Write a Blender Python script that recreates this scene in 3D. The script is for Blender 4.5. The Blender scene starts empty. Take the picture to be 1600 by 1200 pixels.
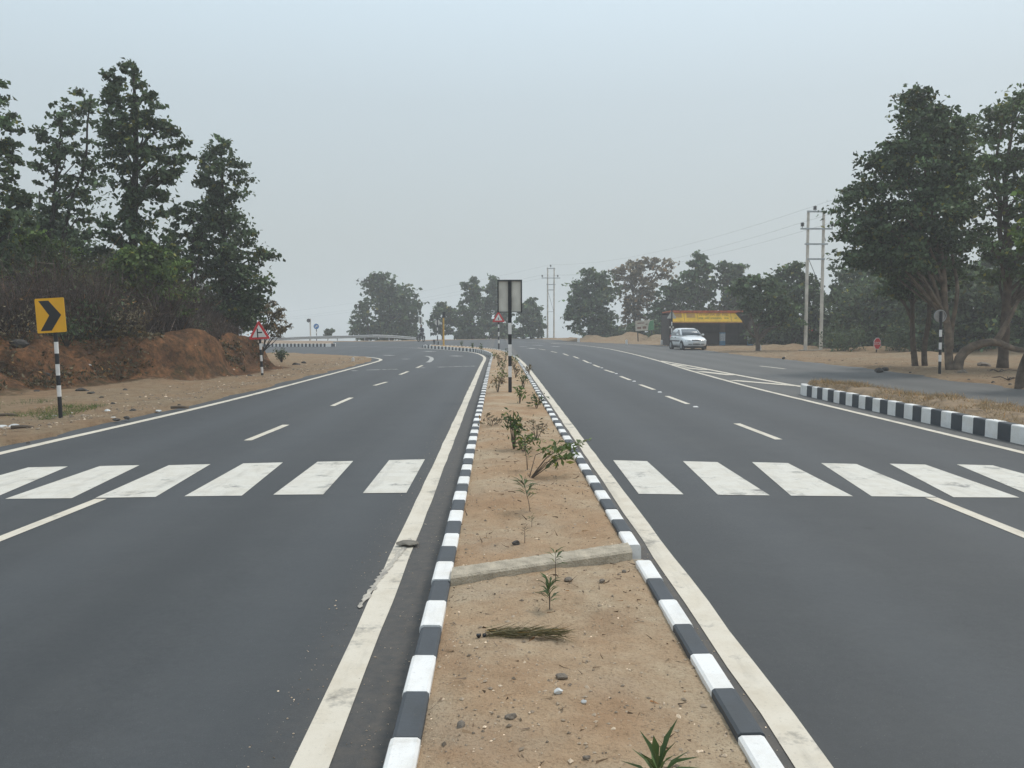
import bpy, bmesh, math, random
import numpy as np
from mathutils import Vector, Matrix
R = math.radians
random.seed(7); rng = np.random.default_rng(7)
SC = bpy.context.scene
COL = SC.collection

# ------------------------------------------------------------------ camera
F_PX = 1385.0
cam_d = bpy.data.cameras.new('camera'); cam = bpy.data.objects.new('camera', cam_d); COL.objects.link(cam)
cam_d.sensor_width = 36.0; cam_d.lens = 36.0*F_PX/1600.0
cam_d.clip_start = 0.05; cam_d.clip_end = 6000
cam.location = (0, 0, 1.6)
PITCH = math.atan(90.0/F_PX); YAW = math.atan(22.0/F_PX)
cam.rotation_euler = (math.pi/2-PITCH, 0, -YAW)
SC.camera = cam
CM = cam.rotation_euler.to_matrix()
CL = Vector((0, 0, 1.6))

# ------------------------------------------------------------------ sky, sun, exposure
SUN_EL, SUN_AZ = R(58), R(50)
w = bpy.data.worlds.new('World'); SC.world = w; w.use_nodes = True
wn, wl = w.node_tree.nodes, w.node_tree.links
bg = wn['Background']; bg.inputs['Strength'].default_value = 0.1
sky = wn.new('ShaderNodeTexSky'); sky.sky_type = 'NISHITA'; sky.sun_disc = False
sky.sun_elevation = SUN_EL; sky.sun_rotation = SUN_AZ
sky.air_density = 1.0; sky.dust_density = 6.0; sky.ozone_density = 1.0
tc = wn.new('ShaderNodeTexCoord'); sx = wn.new('ShaderNodeSeparateXYZ')
wl.new(tc.outputs['Generated'], sx.inputs[0])
rp = wn.new('ShaderNodeValToRGB')            # the veil of high haze, paler overhead
rp.color_ramp.elements[0].position = 0.0; rp.color_ramp.elements[0].color = (.415, .470, .478, 1)
rp.color_ramp.elements[1].position = 0.75; rp.color_ramp.elements[1].color = (.62, .72, .80, 1)
e = rp.color_ramp.elements.new(0.10); e.color = (.43, .485, .50, 1)
e = rp.color_ramp.elements.new(0.24); e.color = (.475, .555, .595, 1)
e = rp.color_ramp.elements.new(0.40); e.color = (.61, .745, .83, 1)
wl.new(sx.outputs['Z'], rp.inputs[0])
ml = wn.new('ShaderNodeVectorMath'); ml.operation = 'SCALE'; ml.inputs['Scale'].default_value = 10.0
wl.new(rp.outputs[0], ml.inputs[0])
mx = wn.new('ShaderNodeMix'); mx.data_type = 'RGBA'; mx.inputs[0].default_value = 0.86
wl.new(sky.outputs[0], mx.inputs[6]); wl.new(ml.outputs[0], mx.inputs[7])
wl.new(mx.outputs[2], bg.inputs['Color'])
sd = bpy.data.lights.new('sun', 'SUN'); sd.energy = 1.3; sd.angle = R(12); sd.color = (1, .95, .87)
sun = bpy.data.objects.new('sun', sd); COL.objects.link(sun)
sdir = Vector((math.sin(SUN_AZ)*math.cos(SUN_EL), math.cos(SUN_AZ)*math.cos(SUN_EL), math.sin(SUN_EL)))
sun.rotation_euler = (-sdir).to_track_quat('-Z', 'Y').to_euler(); sun.location = (0, 0, 60)
vs = SC.view_settings; vs.view_transform = 'Standard'; vs.look = 'None'; vs.exposure = 0.36; vs.gamma = 1
vs.use_curve_mapping = False
SC.cycles.max_bounces = 8; SC.cycles.diffuse_bounces = 3; SC.cycles.volume_bounces = 4
SC.cycles.transparent_max_bounces = 6
HAZE_DENSITY = 0.0019

# ------------------------------------------------------------------ helpers
def ray(px, py):
    return CM @ Vector(((px-800)/F_PX, (600-py)/F_PX, -1))
def G(px, py, z=0.0):            # where the sight line of a photo pixel meets height z
    d = ray(px, py); t = (z-CL.z)/d.z; return CL+d*t
def P(px, py, Y):                # ... and where it meets distance Y
    d = ray(px, py); return CL+d*(Y/d.y)
def X(px, Y): return P(px, 520, Y).x
def Z(py, Y, px=778): return P(px, py, Y).z
def mpp(Y): return Y/F_PX        # metres per photo pixel

_perm = np.random.default_rng(3).random(65536)
def vnoise(x, y, s=1.0, o=0):
    x = np.asarray(x, float)*s+o*17.3+1000; y = np.asarray(y, float)*s+o*9.1+1000
    xi = np.floor(x).astype(int); yi = np.floor(y).astype(int); fx = x-xi; fy = y-yi
    fx = fx*fx*(3-2*fx); fy = fy*fy*(3-2*fy)
    h = lambda a, b: _perm[(a*7919+b*104729+o*331) & 65535]
    return (h(xi, yi)*(1-fx)+h(xi+1, yi)*fx)*(1-fy)+(h(xi, yi+1)*(1-fx)+h(xi+1, yi+1)*fx)*fy-.5
def fbm(x, y, s=1.0, n=4, o=0):
    return sum(vnoise(x, y, s*2**i, o+i)/2**i for i in range(n))

class MB:
    def __init__(s): s.v = []; s.f = []; s.m = []
    def add(s, vs, fs, mi=0):
        o = len(s.v); s.v += [tuple(p) for p in vs]
        for f in fs: s.f.append(tuple(i+o for i in f)); s.m.append(mi)
    def box(s, c, size, rot=None, mi=0, taper=1.0):
        hx, hy, hz = (q/2 for q in size); c = Vector(c)
        pts = []
        for z in (-hz, hz):
            t = taper if z > 0 else 1.0
            for x, y in ((-hx, -hy), (hx, -hy), (hx, hy), (-hx, hy)):
                p = Vector((x*t, y*t, z)); pts.append((rot @ p if rot else p)+c)
        s.add(pts, [(3, 2, 1, 0), (4, 5, 6, 7), (0, 1, 5, 4), (1, 2, 6, 5), (2, 3, 7, 6), (3, 0, 4, 7)], mi)
    def tube(s, pts, rad, n=8, mi=0, cap=True):
        pts = [Vector(p) for p in pts]
        if not hasattr(rad, '__len__'): rad = [rad]*len(pts)
        up = Vector((0, 0, 1)); rings = []; a = None
        for i, p in enumerate(pts):
            t = (pts[min(i+1, len(pts)-1)]-pts[max(i-1, 0)]).normalized()
            if a is None:
                a = t.cross(up if abs(t.z) < .9 else Vector((1, 0, 0))).normalized()
            else:
                a = (a-t*a.dot(t)).normalized()
            b = t.cross(a)
            rings.append([p+(a*math.cos(2*math.pi*k/n)+b*math.sin(2*math.pi*k/n))*rad[i] for k in range(n)])
        vs = [q for r in rings for q in r]; fs = []
        for i in range(len(pts)-1):
            for k in range(n):
                k2 = (k+1) % n; fs.append((i*n+k, i*n+k2, (i+1)*n+k2, (i+1)*n+k))
        if cap:
            fs.append(tuple(range(n-1, -1, -1))); fs.append(tuple(range((len(pts)-1)*n, len(pts)*n)))
        s.add(vs, fs, mi)
    def prism(s, poly, M, th, mi=0, side=None):      # 2-D outline in M's XY plane, thickness along its Z
        n = len(poly); vs = [M @ Vector((x, y, 0)) for x, y in poly]+[M @ Vector((x, y, th)) for x, y in poly]
        s.add(vs, [tuple(range(n-1, -1, -1)), tuple(range(n, 2*n))], mi)
        s.add(vs, [(k, (k+1) % n, n+(k+1) % n, n+k) for k in range(n)], mi if side is None else side)
    def rock(s, c, r, seed=0, sq=.6, mi=0, sub=1):
        bm = bmesh.new(); bmesh.ops.create_icosphere(bm, subdivisions=sub, radius=1)
        q = random.Random(seed); ax = [q.uniform(.7, 1.3) for _ in range(3)]; rz = q.uniform(0, 6.3)
        m = Matrix.Rotation(rz, 3, 'Z'); vs = []; ds = [(Vector((q.gauss(0, 1), q.gauss(0, 1), q.gauss(0, .7))).normalized(), q.uniform(.55, .85)) for _ in range(7)]
        for v in bm.verts:
            c0 = v.co.copy()
            for dn, ct in ds:
                h_ = c0.dot(dn)
                if h_ > ct: c0 -= dn*(h_-ct)
            p = Vector((c0.x*ax[0], c0.y*ax[1], c0.z*sq))*q.uniform(.9, 1.12)
            vs.append(m @ p*r+Vector(c))
        s.add(vs, [tuple(v.index for v in f.verts) for f in bm.faces], mi); bm.free()
    def build(s, name, mats, parent=None, smooth=False, loc=None, bevel=0, auto=None):
        me = bpy.data.meshes.new(name); me.from_pydata(s.v, [], s.f)
        for m in (mats if isinstance(mats, (list, tuple)) else [mats]): me.materials.append(m)
        me.polygons.foreach_set('material_index', s.m)
        if smooth: me.polygons.foreach_set('use_smooth', [True]*len(me.polygons))
        me.update()
        o = bpy.data.objects.new(name, me); COL.objects.link(o)
        if parent: o.parent = parent
        if loc is not None: o.location = loc
        if bevel:
            b = o.modifiers.new('bevel', 'BEVEL'); b.width = bevel; b.segments = 2; b.limit_method = 'ANGLE'
        return o

def tag(o, label, cat, group=None):
    o['label'] = label; o['category'] = cat
    if group: o['group'] = group
    return o
def struct(o): o['kind'] = 'structure'; return o
def stuff(o): o['kind'] = 'stuff'; return o
def empty(name, label, cat, loc=(0, 0, 0), rot=(0, 0, 0), group=None):
    o = bpy.data.objects.new(name, None); COL.objects.link(o); o.location = loc; o.rotation_euler = rot
    o.empty_display_size = .2
    return tag(o, label, cat, group)
def dup(root, loc, label=None, rot=None, scale=None):
    r = root.copy(); COL.objects.link(r); r.location = loc
    if rot is not None: r.rotation_euler = rot
    if scale: r.scale = (scale,)*3
    if label: r['label'] = label
    for ch in list(root.children):
        c = ch.copy(); COL.objects.link(c); c.parent = r
        for g in list(ch.children):
            d = g.copy(); COL.objects.link(d); d.parent = c
    return r

# ------------------------------------------------------------------ materials
def mat(name, col, rough=.8, noise=None, bump=0, bscale=60, metal=0, spec=.5, coat=0, nscale=8.0, amt=.35, col2=None, detail=6):
    m = bpy.data.materials.new(name); m.use_nodes = True
    n, l = m.node_tree.nodes, m.node_tree.links; b = n['Principled BSDF']
    b.inputs['Base Color'].default_value = (*col, 1); b.inputs['Roughness'].default_value = rough
    b.inputs['Metallic'].default_value = metal; b.inputs['Specular IOR Level'].default_value = spec
    b.inputs['Coat Weight'].default_value = coat
    t = n.new('ShaderNodeTexCoord')
    if amt:
        nz = n.new('ShaderNodeTexNoise'); nz.inputs['Scale'].default_value = nscale; nz.inputs['Detail'].default_value = detail
        l.new(t.outputs['Object'], nz.inputs['Vector'])
        rr = n.new('ShaderNodeValToRGB'); rr.color_ramp.elements[0].position = .32; rr.color_ramp.elements[1].position = .68
        c2 = col2 or tuple(c*(1-amt) for c in col)
        rr.color_ramp.elements[0].color = (*c2, 1); rr.color_ramp.elements[1].color = (*[min(1, c*(1+amt*.3)) for c in col], 1)
        l.new(nz.outputs['Fac'], rr.inputs[0]); l.new(rr.outputs[0], b.inputs['Base Color'])
    if bump:
        n2 = n.new('ShaderNodeTexNoise'); n2.inputs['Scale'].default_value = bscale; n2.inputs['Detail'].default_value = 5
        l.new(t.outputs['Object'], n2.inputs['Vector'])
        bp = n.new('ShaderNodeBump'); bp.inputs['Strength'].default_value = bump; bp.inputs['Distance'].default_value = .02
        l.new(n2.outputs['Fac'], bp.inputs['Height']); l.new(bp.outputs[0], b.inputs['Normal'])
    return m

class NT:                                            # small node-building shorthand
    def __init__(s, name):
        s.m = bpy.data.materials.new(name); s.m.use_nodes = True
        s.n, s.l = s.m.node_tree.nodes, s.m.node_tree.links; s.b = s.n['Principled BSDF']
        s.t = s.n.new('ShaderNodeTexCoord'); s.obj = s.t.outputs['Object']
    def noise(s, scale, detail=5, rough=.55, vec=None):
        x = s.n.new('ShaderNodeTexNoise'); x.inputs['Scale'].default_value = scale; x.inputs['Detail'].default_value = detail
        x.inputs['Roughness'].default_value = rough; s.l.new(vec or s.obj, x.inputs['Vector']); return x.outputs['Fac']
    def vor(s, scale, out='Distance', rnd=1):
        x = s.n.new('ShaderNodeTexVoronoi'); x.inputs['Scale'].default_value = scale; x.inputs['Randomness'].default_value = rnd
        s.l.new(s.obj, x.inputs['Vector']); return x.outputs[out]
    def stretch(s, sc, src=None):
        x = s.n.new('ShaderNodeMapping'); x.inputs['Scale'].default_value = sc; s.l.new(src or s.obj, x.inputs['Vector']); return x.outputs[0]
    def rng(s, v, a, b, c=0, d=1):
        x = s.n.new('ShaderNodeMapRange'); x.inputs[1].default_value = a; x.inputs[2].default_value = b
        x.inputs[3].default_value = c; x.inputs[4].default_value = d; s.l.new(v, x.inputs[0]); return x.outputs[0]
    def math(s, op, a, b):
        x = s.n.new('ShaderNodeMath'); x.operation = op
        for i, q in enumerate((a, b)):
            if isinstance(q, (int, float)): x.inputs[i].default_value = q
            else: s.l.new(q, x.inputs[i])
        return x.outputs[0]
    def mix(s, f, a, b, mode='MIX'):
        x = s.n.new('ShaderNodeMix'); x.data_type = 'RGBA'; x.blend_type = mode
        for i, q in ((0, f), (6, a), (7, b)):
            if isinstance(q, tuple): x.inputs[i].default_value = (*q, 1)
            elif isinstance(q, (int, float)): x.inputs[i].default_value = q
            else: s.l.new(q, x.inputs[i])
        return x.outputs[2]
    def attr(s, name, out='Color'):
        x = s.n.new('ShaderNodeAttribute'); x.attribute_name = name; return x.outputs[out]
    def sep(s, v=None):
        x = s.n.new('ShaderNodeSeparateXYZ'); s.l.new(v or s.obj, x.inputs[0]); return x.outputs
    def sepc(s, v):
        x = s.n.new('ShaderNodeSeparateColor'); s.l.new(v, x.inputs[0]); return x.outputs
    def col(s, v): s.l.new(v, s.b.inputs['Base Color'])
    def bump(s, h, st=.4, d=.01):
        x = s.n.new('ShaderNodeBump'); x.inputs['Strength'].default_value = st; x.inputs['Distance'].default_value = d
        s.l.new(h, x.inputs['Height']); s.l.new(x.outputs[0], s.b.inputs['Normal'])

def asphalt(name, base, dusty, median_dust=False):
    k = NT(name); k.b.inputs['Roughness'].default_value = .72; k.b.inputs['Specular IOR Level'].default_value = .55
    fine = k.noise(140, 3, .7); big = k.noise(.35, 4); lane = k.noise(1.1, 4, .6, k.stretch((1, .018, 1)))
    c = k.mix(k.rng(fine, .3, .75), tuple(q*.55 for q in base), tuple(q*1.6 for q in base))
    c = k.mix(k.rng(k.noise(22, 4, .75), .35, .65, 0, .65), c, tuple(q*.6 for q in base))
    c = k.mix(k.rng(k.noise(2.2, 8, .78), .45, .75, 0, .28), c, tuple(q*1.5 for q in dusty))
    c = k.mix(k.rng(big, .38, .66, 0, .3), c, dusty)
    c = k.mix(k.rng(lane, .42, .7, 0, .45), c, tuple(q*.70 for q in base))
    ox = k.sep(); wob = k.math('MULTIPLY', k.math('SUBTRACT', k.noise(.25, 2), .5), 1.6)          # wheel tracks worn paler, oil between them
    tr = k.math('SINE', k.math('ADD', k.math('MULTIPLY', ox['X'], 3.7), wob), 0)
    c = k.mix(k.rng(tr, .1, 1, 0, .30), c, tuple(q*1.45 for q in base)); c = k.mix(k.rng(tr, -.5, -1, 0, .28), c, tuple(q*.62 for q in base))
    c = k.mix(k.rng(k.vor(.9), .03, .055, .55, 0), c, (.022, .023, .025))
    sp = k.vor(55); sp2 = k.noise(9, 2)                      # scattered light chippings
    c = k.mix(k.math('MULTIPLY', k.rng(sp, .0, .13, 1, 0), k.rng(sp2, .45, .62, .1, .7)), c, (.30, .28, .25))
    if median_dust:                                          # earth washed along the foot of the kerbs
        o = k.sep(); near = k.rng(o['X'], -.95, -.45, 0, 1); near2 = k.rng(o['X'], -.36, -.33, 1, 0)
        f = k.math('MULTIPLY', k.math('MULTIPLY', near, near2), k.rng(k.noise(14, 6, .7), .3, .7, .05, .55))
        r1 = k.math('MULTIPLY', k.rng(o['X'], .9, .93, 0, 1), k.rng(o['X'], 1.05, 1.25, 1, 0))
        f = k.math('MAXIMUM', f, k.math('MULTIPLY', r1, k.rng(k.noise(11, 6, .7), .3, .7, .1, .6)))
        c = k.mix(f, c, (.16, .13, .10))
    k.col(c); k.bump(k.noise(220, 2, .6), .35, .004)
    return k.m
M_ROAD = asphalt('road_asphalt', (.046, .050, .054), (.066, .067, .066), True)
M_SERV = asphalt('service_asphalt', (.075, .075, .072), (.115, .108, .098))

def paint(name, base, wear=.55, under=(.07, .07, .07)):
    k = NT(name); k.b.inputs['Roughness'].default_value = .7
    dirt = k.noise(5, 6, .65); fine = k.noise(60, 4, .7)
    c = k.mix(k.rng(dirt, .42, .75, 0, .5), base, tuple(q*s for q, s in zip(base, (.72, .66, .56))))
    c = k.mix(k.rng(k.noise(2.2, 8, .72), wear, wear+.13, 0, .85), c, under)
    c = k.mix(k.rng(k.noise(1.6, 6, .7, k.stretch((3.2, .5, 1))), .52, .74, 0, .5), c, tuple(q*.45 for q in base))
    c = k.mix(k.rng(fine, .58, .75, 0, .55), c, tuple(q*.55 for q in base))
    k.col(c); k.bump(fine, .3, .004); return k.m
M_LINE = paint('line_paint', (.66, .60, .50), .57)
M_ZEBRA = paint('zebra_paint', (.64, .61, .545), .56)
M_FAINT = paint('worn_paint', (.45, .44, .42), .50)
M_KW = paint('kerb_white', (.80, .79, .77), .645, (.45, .40, .33))
M_KB = paint('kerb_black', (.060, .068, .078), .66, (.22, .18, .13))
M_CONC = mat('concrete', (.40, .35, .28), .9, bump=.5, bscale=40, nscale=7, amt=.35)

def soil(name):
    k = NT(name); k.b.inputs['Roughness'].default_value = .95; k.b.inputs['Specular IOR Level'].default_value = .15
    a = k.noise(.9, 5, .6); b = k.noise(9, 6, .65); f = k.noise(75, 4, .7)
    c = k.mix(k.rng(a, .40, .60), (.47, .37, .255), (.42, .28, .17)); c = k.mix(k.rng(k.noise(1.7, 5, .65), .50, .66, 0, .65), c, (.33, .205, .12))
    c = k.mix(k.rng(b, .40, .72, 0, .55), c, (.30, .195, .115))
    c = k.mix(k.rng(k.noise(2.1, 4), .52, .75, 0, .65), c, (.42, .34, .25))
    c = k.mix(k.rng(f, .50, .70, 0, .7), c, (.19, .13, .08))
    c = k.mix(k.rng(k.noise(130, 3, .7), .58, .72, 0, .5), c, (.50, .41, .31))
    k.col(c); h = k.math('ADD', k.math('MULTIPLY', b, .9), k.math('MULTIPLY', f, .5)); k.bump(h, .8, .03); return k.m
M_SOIL = soil('median_soil')

def ground_mat():
    k = NT('ground_soil'); k.b.inputs['Roughness'].default_value = .97; k.b.inputs['Specular IOR Level'].default_value = .1
    at = k.sepc(k.attr('soil'))            # r: red laterite  g: grass and leaf litter  b: far field
    a = k.noise(.5, 6, .6); b = k.noise(4, 6, .65); f = k.noise(30, 5, .7)
    c = k.mix(k.rng(a, .35, .68), (.37, .285, .19), (.38, .25, .15))
    c = k.mix(k.rng(b, .42, .72, 0, .6), c, (.20, .135, .085))
    red = k.mix(k.rng(k.noise(1.6, 6, .65), .36, .66), (.11, .058, .034), (.33, .155, .07))
    red = k.mix(k.rng(k.noise(5, 6, .75), .42, .62, 0, .85), red, (.055, .042, .028)); red = k.mix(k.rng(k.noise(11, 5, .7), .55, .72, 0, .6), red, (.34, .20, .11))
    rm = k.rng(k.math('ADD', at['Red'], k.math('MULTIPLY', k.math('SUBTRACT', b, .5), .8)), .3, .6)
    c = k.mix(rm, c, red)
    lit = k.mix(k.rng(b, .4, .65), (.05, .045, .025), (.085, .075, .035))
    gm = k.rng(k.math('ADD', at['Green'], k.math('MULTIPLY', k.math('SUBTRACT', k.noise(2.5, 6, .7), .5), 1.2)), .35, .75)
    c = k.mix(gm, c, lit)
    c = k.mix(k.rng(f, .55, .75, 0, .6), c, (.13, .095, .065))
    c = k.mix(at['Blue'], c, (.09, .095, .06))
    k.col(c); k.bump(k.math('ADD', b, k.math('MULTIPLY', f, .5)), 1.0, .14); return k.m
M_GROUND = ground_mat()

def leaf_mat(name, col, trans=.25):
    k = NT(name); k.b.inputs['Roughness'].default_value = .55; k.b.inputs['Specular IOR Level'].default_value = .3
    c = k.mix(1.0, k.attr('tint'), col, 'MULTIPLY'); k.col(c)
    tr = k.n.new('ShaderNodeBsdfTranslucent'); k.l.new(c, tr.inputs['Color'])
    ms = k.n.new('ShaderNodeMixShader'); ms.inputs[0].default_value = trans
    k.l.new(k.b.outputs[0], ms.inputs[1]); k.l.new(tr.outputs[0], ms.inputs[2])
    k.l.new(ms.outputs[0], k.n['Material Output'].inputs['Surface']); return k.m
M_LEAF = leaf_mat('leaf_dark', (.082, .118, .056), .32)
M_LEAFG = leaf_mat('leaf_green', (.105, .155, .042), .3)
M_LEAFB = leaf_mat('leaf_brown', (.165, .135, .080))
M_OLEA = leaf_mat('leaf_sapling', (.075, .115, .040), .2)
M_DRY = leaf_mat('dry_straw', (.30, .22, .12), .2)
M_TWIG = leaf_mat('dead_twig', (.080, .058, .046), 0)
M_BARK = mat('bark', (.115, .085, .062), .95, bump=.8, bscale=25, nscale=6, amt=.5)
M_BARKD = mat('bark_dark', (.055, .043, .034), .95, bump=.8, bscale=25, nscale=6, amt=.5)
M_BARKL = mat('bark_pale', (.19, .145, .105), .95, bump=.9, bscale=18, nscale=4, amt=.6, col2=(.075, .055, .04))
M_BLACK = mat('black_paint', (.016, .017, .02), .5, amt=.3)
M_WHITE = mat('white_paint', (.80, .77, .74), .5, amt=.15)
M_YEL = mat('yellow_sheet', (.86, .43, .012), .42, amt=.12, nscale=3)
M_YPOLE = mat('yellow_pole_paint', (.62, .36, .05), .5, amt=.25)
M_RED = mat('red_paint', (.66, .03, .035), .45, amt=.2)
M_BLUE = mat('blue_paint', (.03, .20, .52), .45, amt=.15)
M_GREYB = mat('sign_back', (.68, .64, .56), .6, amt=.2, nscale=4)
M_DGREY = mat('dark_metal', (.05, .05, .05), .5, amt=.2, metal=.3)
M_STEEL = mat('galvanised', (.42, .44, .45), .45, amt=.25, metal=.4)
M_STONE = mat('stone', (.24, .20, .16), .9, amt=.5, nscale=12, bump=.5)
M_STONED = mat('stone_dark', (.07, .062, .056), .9, amt=.5, nscale=12, bump=.5)
M_BAG = mat('plastic_bag', (.62, .62, .60), .35, amt=.2)
M_POLEC = mat('pole_concrete', (.66, .60, .52), .85, amt=.25, nscale=2)
M_RUBBER = mat('rubber', (.018, .018, .018), .8, amt=.2)
# ------------------------------------------------------------------ road outlines (metres, traced on the ground)
LINE_L = [(-7.0, -6), (-6.7, 2), (-6.3, 11.2), (-6.0, 15.2), (-5.78, 19.4), (-5.68, 24.9), (-5.56, 33), (-5.48, 39.5), (-5.52, 42.3),
          (-5.95, 44.3), (-6.6, 46.0), (-7.5, 47.6), (-10.1, 50.4), (-12.3, 52.3), (-20, 57), (-45, 62)]
SPLIT = [(6.72, -6), (6.72, 11.2), (6.72, 16.8), (6.7, 22.8), (6.86, 27.7), (7.06, 33), (7.56, 41), (7.96, 54), (7.96, 67), (6.6, 79), (4.8, 84), (4.2, 116)]
FAR = [(-60, 88), (-22.8, 92), (-16, 94), (-9.6, 96), (-5.8, 103), (-1.4, 111), (4.2, 116)]
RIGHT = [(7.6, 103), (9.1, 88.6), (12, 82), (13.9, 76), (13.8, 58), (13.7, 47), (14.2, 38.9), (14.1, 33), (13.3, 22.4), (13.6, 12), (14.2, -6)]

def smooth_path(p, step, it=2):
    p = [np.array(q, float) for q in p]
    for _ in range(it):
        q = [p[0]]
        for a, b in zip(p[:-1], p[1:]): q += [a*.75+b*.25, a*.25+b*.75]
        p = q+[p[-1]]
    return resample(np.array(p), step)
def resample(p, step):
    p = np.asarray(p, float); s = np.r_[0, np.cumsum(np.linalg.norm(np.diff(p, axis=0), axis=1))]
    n = max(2, int(round(s[-1]/step))+1); t = np.linspace(0, s[-1], n)
    return np.stack([np.interp(t, s, p[:, i]) for i in range(p.shape[1])], 1)
def normals(p):
    d = np.gradient(p, axis=0); d /= np.linalg.norm(d, axis=1)[:, None]+1e-9
    return np.stack([d[:, 1], -d[:, 0]], 1)           # to the right of travel
def off(p, d): return p+normals(p)*d

lineL = smooth_path(LINE_L, .35); split = smooth_path(SPLIT, .6)
edgeL = off(lineL, -.42); q = fbm(edgeL[:, 0], edgeL[:, 1], .9, 3, 5); edgeL = edgeL+normals(edgeL)*(q*.22)[:, None]
right = smooth_path(RIGHT, .5, 1); right = right+normals(right)*(fbm(right[:, 0], right[:, 1], .7, 3, 9)*.45)[:, None]
far = smooth_path(FAR, 1.0, 1)
main_poly = np.concatenate([edgeL, far, split[::-1][1:]])
serv_poly = np.concatenate([split, right])

def inside(x, y, poly):
    r = np.zeros(np.shape(x), bool); n = len(poly); j = n-1
    for i in range(n):
        xi, yi = poly[i]; xj, yj = poly[j]
        if yi != yj:
            c = ((yi > y) != (yj > y)) & (x < (xj-xi)*(y-yi)/(yj-yi)+xi); r ^= c
        j = i
    return r

def sheet(name, poly, z, m):
    from mathutils.geometry import tessellate_polygon
    pts = [Vector((p[0], p[1], 0)) for p in poly]
    tris = tessellate_polygon([pts]); b = MB()
    fs = []
    for t in tris:
        a, c, d = (pts[i] for i in t)
        fs.append(t if (c-a).cross(d-a).z > 0 else t[::-1])
    b.add([(p.x, p.y, z) for p in pts], fs); return struct(b.build(name, m))
sheet('main_road', main_poly, 0, M_ROAD)
sheet('service_road', serv_poly, 0, M_SERV)

# ------------------------------------------------------------------ the ground, one sheet to the horizon
FOOT_Y = [-12, 10, 18, 21, 24, 25.5, 27.5, 30, 33.5, 35, 38, 42, 48, 60, 80]
FOOT_X = [-10, -10.6, -11.2, -11.3, -10.4, -9.3, -8.5, -8.25, -8.2, -9.0, -12.0, -15.6, -23, -40, -80]
def height(x, y):
    x = np.asarray(x, float); y = np.asarray(y, float)
    d = np.interp(y, FOOT_Y, FOOT_X)+fbm(x, y, .5, 3, 2)*.7-x
    steep = np.interp(y, [0, 20, 24, 26, 36, 40, 60], [3.8, 3.4, 2.2, 1.1, 1.3, 3, 6])
    t = np.clip(d/steep, 0, 1); t = t*t*(3-2*t)
    top = np.interp(y, [0, 20, 26, 34, 44, 60], [1.1, 1.15, 1.35, 1.25, 1.0, .6])
    h = t*(top+fbm(x, y, .45, 4, 4)*.5)+np.clip(d-steep, 0, 30)*.045
    h += np.clip(1-np.abs(t-.5)*2, 0, 1)*(fbm(x, y, 1.6, 4, 7)*.7+np.abs(fbm(x, y, 3.4, 4, 12))*.55)      # gullies in the cut face
    h += np.exp(-(((x+9.9)/.8)**2+((y-25.2)/1.2)**2))*.16                # sand heap at its foot
    h += .035+fbm(x, y, .8, 4, 1)*.07
    for cx, cy, r, k in ((9.6, 94, 2.3, .7), (13.5, 90, 2.8, .85), (15.8, 84, 2.2, .7), (18, 80, 2.0, .5), (8.2, 101, 1.6, .35), (24, 56, 2.5, .3), (22.5, 47, 1.8, .28), (29, 49, 2.5, .35), (20, 62, 2.5, .35), (16.5, 60, 1.6, .2)):
        h += k*np.exp(-(((x-cx)/r)**2+((y-cy)/(r*.8))**2))*(1+fbm(x, y, .9, 2, 3)*.8)
    edge = np.interp(x, [-60, -24, -14, -8, 0, 6, 40], [91, 93, 96, 102, 112, 119, 122])
    b = np.clip(y-edge, 0, None); h -= .16*np.clip(b, 0, 6)*(x < -6)+.03*b+np.clip(b-15, 0, 500)*.035
    h -= np.clip(np.abs(x)-70, 0, 600)*.03
    return np.maximum(h, -46)
def H(x, y): return float(height(np.array([x]), np.array([y]))[0])

def grow(a, b, n): return a*(b/a)**(np.arange(1, n+1)/n)
gx = np.concatenate([-60-grow(3, 1440, 24)[::-1], np.arange(-60, -18, .8), np.arange(-18, -5, .12), np.arange(-5, 12.6, 1.1), np.arange(12.6, 40, .3), np.arange(40, 60, 1.5), 60+grow(3, 1440, 24)])
gy = np.concatenate([np.arange(-12, 8, 1.0), np.arange(8, 52, .17), np.arange(52, 128, .6), 128+grow(2, 1400, 34)])
xx, yy = np.meshgrid(gx, gy); ins = inside(xx, yy, main_poly) | inside(xx, yy, serv_poly)
hz = height(xx, yy); hz = np.where(ins, -.08, hz+.012)
nx, ny = len(gx), len(gy)
me = bpy.data.meshes.new('ground')
idx = np.arange(nx*ny).reshape(ny, nx)
quads = np.stack([idx[:-1, :-1], idx[:-1, 1:], idx[1:, 1:], idx[1:, :-1]], -1).reshape(-1, 4)
me.from_pydata(np.stack([xx, yy, hz], -1).reshape(-1, 3).tolist(), [], quads.tolist())
dd = np.interp(yy, FOOT_Y, FOOT_X)-xx
red = np.clip((dd+.9)/1.2, 0, 1)*np.clip((4.2-dd)/1.5, .0, 1)*np.interp(yy, [15, 22, 25, 60], [.55, .7, 1, 1])
grass = np.clip((dd-1.2)/3, 0, 1)*.75+np.clip(1-np.abs(dd+.1)/1.2, 0, 1)*np.interp(yy, [10, 14, 22, 36], [.25, .55, .5, .35])
grass = np.maximum(grass, np.clip((xx-24)/12, 0, .55)); red = np.maximum(red, .25*(xx > 14)*(yy > 60))
grass = np.maximum(grass, np.clip((yy-118)/6, 0, .7))
farf = np.clip((np.hypot(xx, yy)-125)/60, 0, 1)
at = me.color_attributes.new('soil', 'FLOAT_COLOR', 'POINT')
at.data.foreach_set('color', np.stack([red, grass, farf, np.ones_like(red)], -1).reshape(-1).astype(np.float32))
me.materials.append(M_GROUND); me.polygons.foreach_set('use_smooth', [True]*len(me.polygons)); me.update()
o = bpy.data.objects.new('ground', me); COL.objects.link(o); struct(o)

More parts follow.
